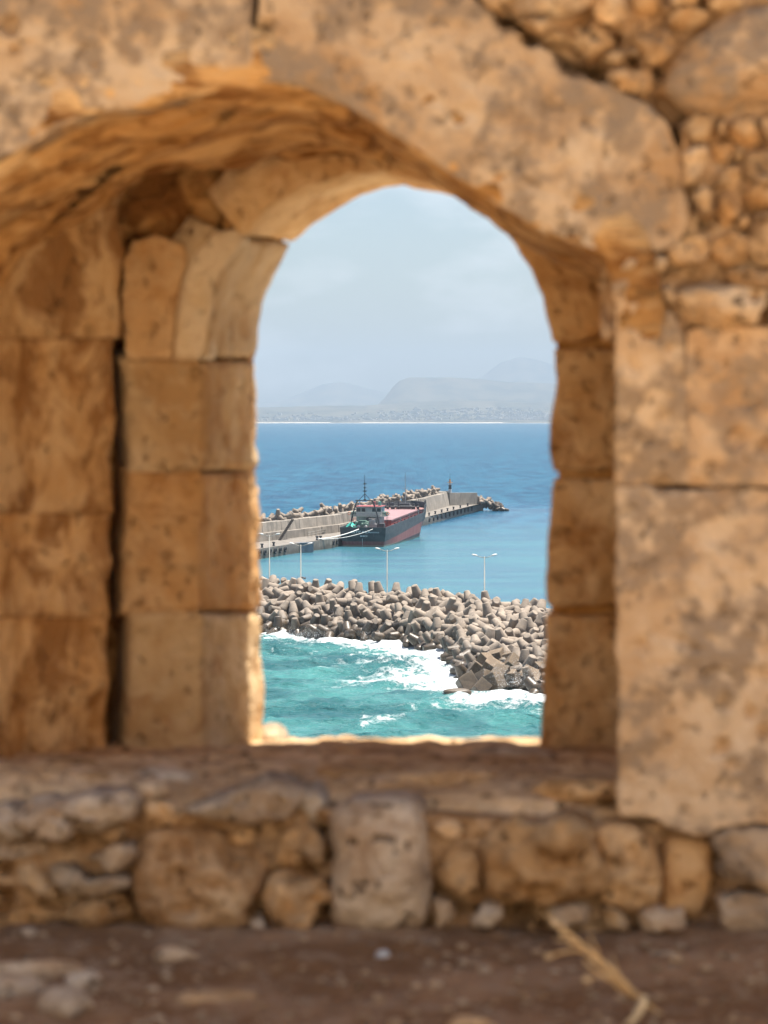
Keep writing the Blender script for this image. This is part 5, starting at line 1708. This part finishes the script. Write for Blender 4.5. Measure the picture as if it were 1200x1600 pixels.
# ================================================================== foreground: stones and dry plant on the court
def gz_at(x, y):
    return float(ground_z(np.array([[x]]), np.array([[y]]))[0, 0])
def court_stone(name, xp, yp, w, hgt, d, mat, label, seed, rot=0.0, flat=None, group=None):
    D = 1.2 * FPX / (yp - HOR)
    X = (xp - 600) * D / FPX
    o = lump(name, (X, D, gz_at(X, D) + hgt * 0.35), (w * D / FPX / 2, d, hgt), mat, None, 0.22, seed, rot=rot, flat=flat)
    tag(o, label, 'stone', group)
    return o
court_stone('flat_stone', 50, 1528, 150, 0.03, 0.035, M_GREY, 'long pale flat stone lying highest of the group on the court', 200, .1)
court_stone('flat_stone', 12, 1556, 110, 0.03, 0.04, M_GREY, 'pale flat stone cut by the picture edge in the middle of group', 201, 0)
court_stone('flat_stone', 102, 1582, 80, 0.035, 0.05, M_GREY, 'rounded pale stone at the lower end of the stone group', 202, -.5)
court_stone('flat_stone', 130, 1545, 60, 0.02, 0.03, M_GREY, 'small dull flat stone beside the pale stone group', 203, .2)
court_stone('flat_stone', 270, 1500, 60, 0.02, 0.03, M_GREY, 'half-buried dull stone before the brown rubble lump', 204, .2)
court_stone('flat_stone', 330, 1560, 150, 0.016, 0.04, M_SILL, 'broad half-buried stone in the earth left of centre', 205, .1)
court_stone('pebble', 598, 1490, 22, 0.012, 0.016, M_WHITE, 'white pebble below the big grey boulder', 206)
court_stone('pebble', 1056, 1517, 24, 0.012, 0.016, M_GREY, 'pale pebble right of the dry stalk', 207)
court_stone('pebble', 972, 1568, 22, 0.012, 0.016, M_GREY, 'pale pebble beneath the dry stalk', 208)
court_stone('pebble', 757, 1513, 20, 0.01, 0.014, M_GREY, 'pale pebble left of the dry stalk tip', 209)
court_stone('pebble', 45, 1462, 24, 0.012, 0.016, M_GREY, 'pale pebble at the wall foot near the picture edge', 210)
court_stone('clod', 732, 1612, 70, 0.02, 0.03, M_RUB, 'orange earth clod at the bottom edge catching sun', 211)
bm = bmesh.new()
r4 = np.random.default_rng(12)
for k in range(600):
    xp, yp = r4.uniform(-100, 1300), r4.uniform(1462, 1620)
    D = 1.2 * FPX / (yp - HOR); X = (xp - 600) * D / FPX
    s = 0.003 + 0.010 * r4.random() ** 3
    b2 = bmesh.ops.create_icosphere(bm, subdivisions=1, radius=s, matrix=Matrix.Translation((X, D, gz_at(X, D) + s * .3)) @ Matrix.Diagonal((1.3, 1.0, .7, 1)))
o = bm_obj('gravel', bm, M_GREY, smooth=True)
tag(o, 'small loose gravel scattered over the brown court earth', 'gravel', kind='stuff')

PL = empty('dry_plant', tuple(px(1046, 1592, 5.12)))
tag(PL, 'dry straw-coloured plant stalk leaning over the bare court', 'plant')
PLO = np.array(px(1046, 1592, 5.12))
M_STRAW = plain('dry_straw', (0.66, 0.45, 0.21), 0.8, 0.25, scale=30)
M_STRAW2 = plain('pale_straw', (0.70, 0.54, 0.31), 0.8, 0.2, scale=30)
def stalk(name, pts, rads, mat=M_STRAW, D=5.1):
    bm = bmesh.new()
    w = [Vector(px(x, y, D + dd) - PLO) for x, y, dd in pts]
    add_tube(bm, w, rads, 7)
    return bm_obj(name, bm, mat, PL, True)
stalk('stem', [(1046, 1594, 0), (1000, 1562, -.02), (960, 1520, -.03), (925, 1490, -.03), (895, 1465, -.02), (866, 1440, 0), (850, 1426, 0)], [.004, .0045, .005, .005, .0042, .0032, .002])
stalk('stem', [(1040, 1590, .03), (985, 1552, .02), (940, 1510, .02), (905, 1478, .02), (880, 1452, .03)], [.003, .0035, .004, .0035, .002])
stalk('stem', [(985, 1560, 0), (952, 1530, -.05), (925, 1512, -.06), (912, 1500, -.06)], [.003, .0035, .003, .002])
stalk('branch', [(925, 1492, 0), (900, 1484, -.01), (878, 1488, -.02), (858, 1494, -.02)], [.003, .003, .0025, .002])
stalk('branch', [(958, 1524, 0), (938, 1524, -.01), (918, 1530, -.01)], [.0025, .0025, .002])
stalk('branch', [(905, 1478, 0), (884, 1470, .01), (866, 1468, .02)], [.002, .002, .0015])
stalk('branch', [(975, 1536, 0), (962, 1512, .02), (955, 1490, .03)], [.002, .002, .0015])
stalk('branch', [(940, 1505, 0), (932, 1482, -.02), (920, 1462, -.03)], [.002, .002, .0015])
stalk('blade', [(1006, 1556, -.05), (1004, 1572, -.06), (992, 1592, -.07), (968, 1612, -.08)], [.007, .008, .007, .005], M_STRAW2)
for i, (x, y) in enumerate(((857, 1494), (917, 1530), (880, 1458), (868, 1442), (930, 1500), (894, 1470))):
    o = lump('seed_head', tuple(px(x, y, 5.09) - PLO), (.008, .006, .006), M_STRAW2, PL, 0.3, 300 + i, sub=2)
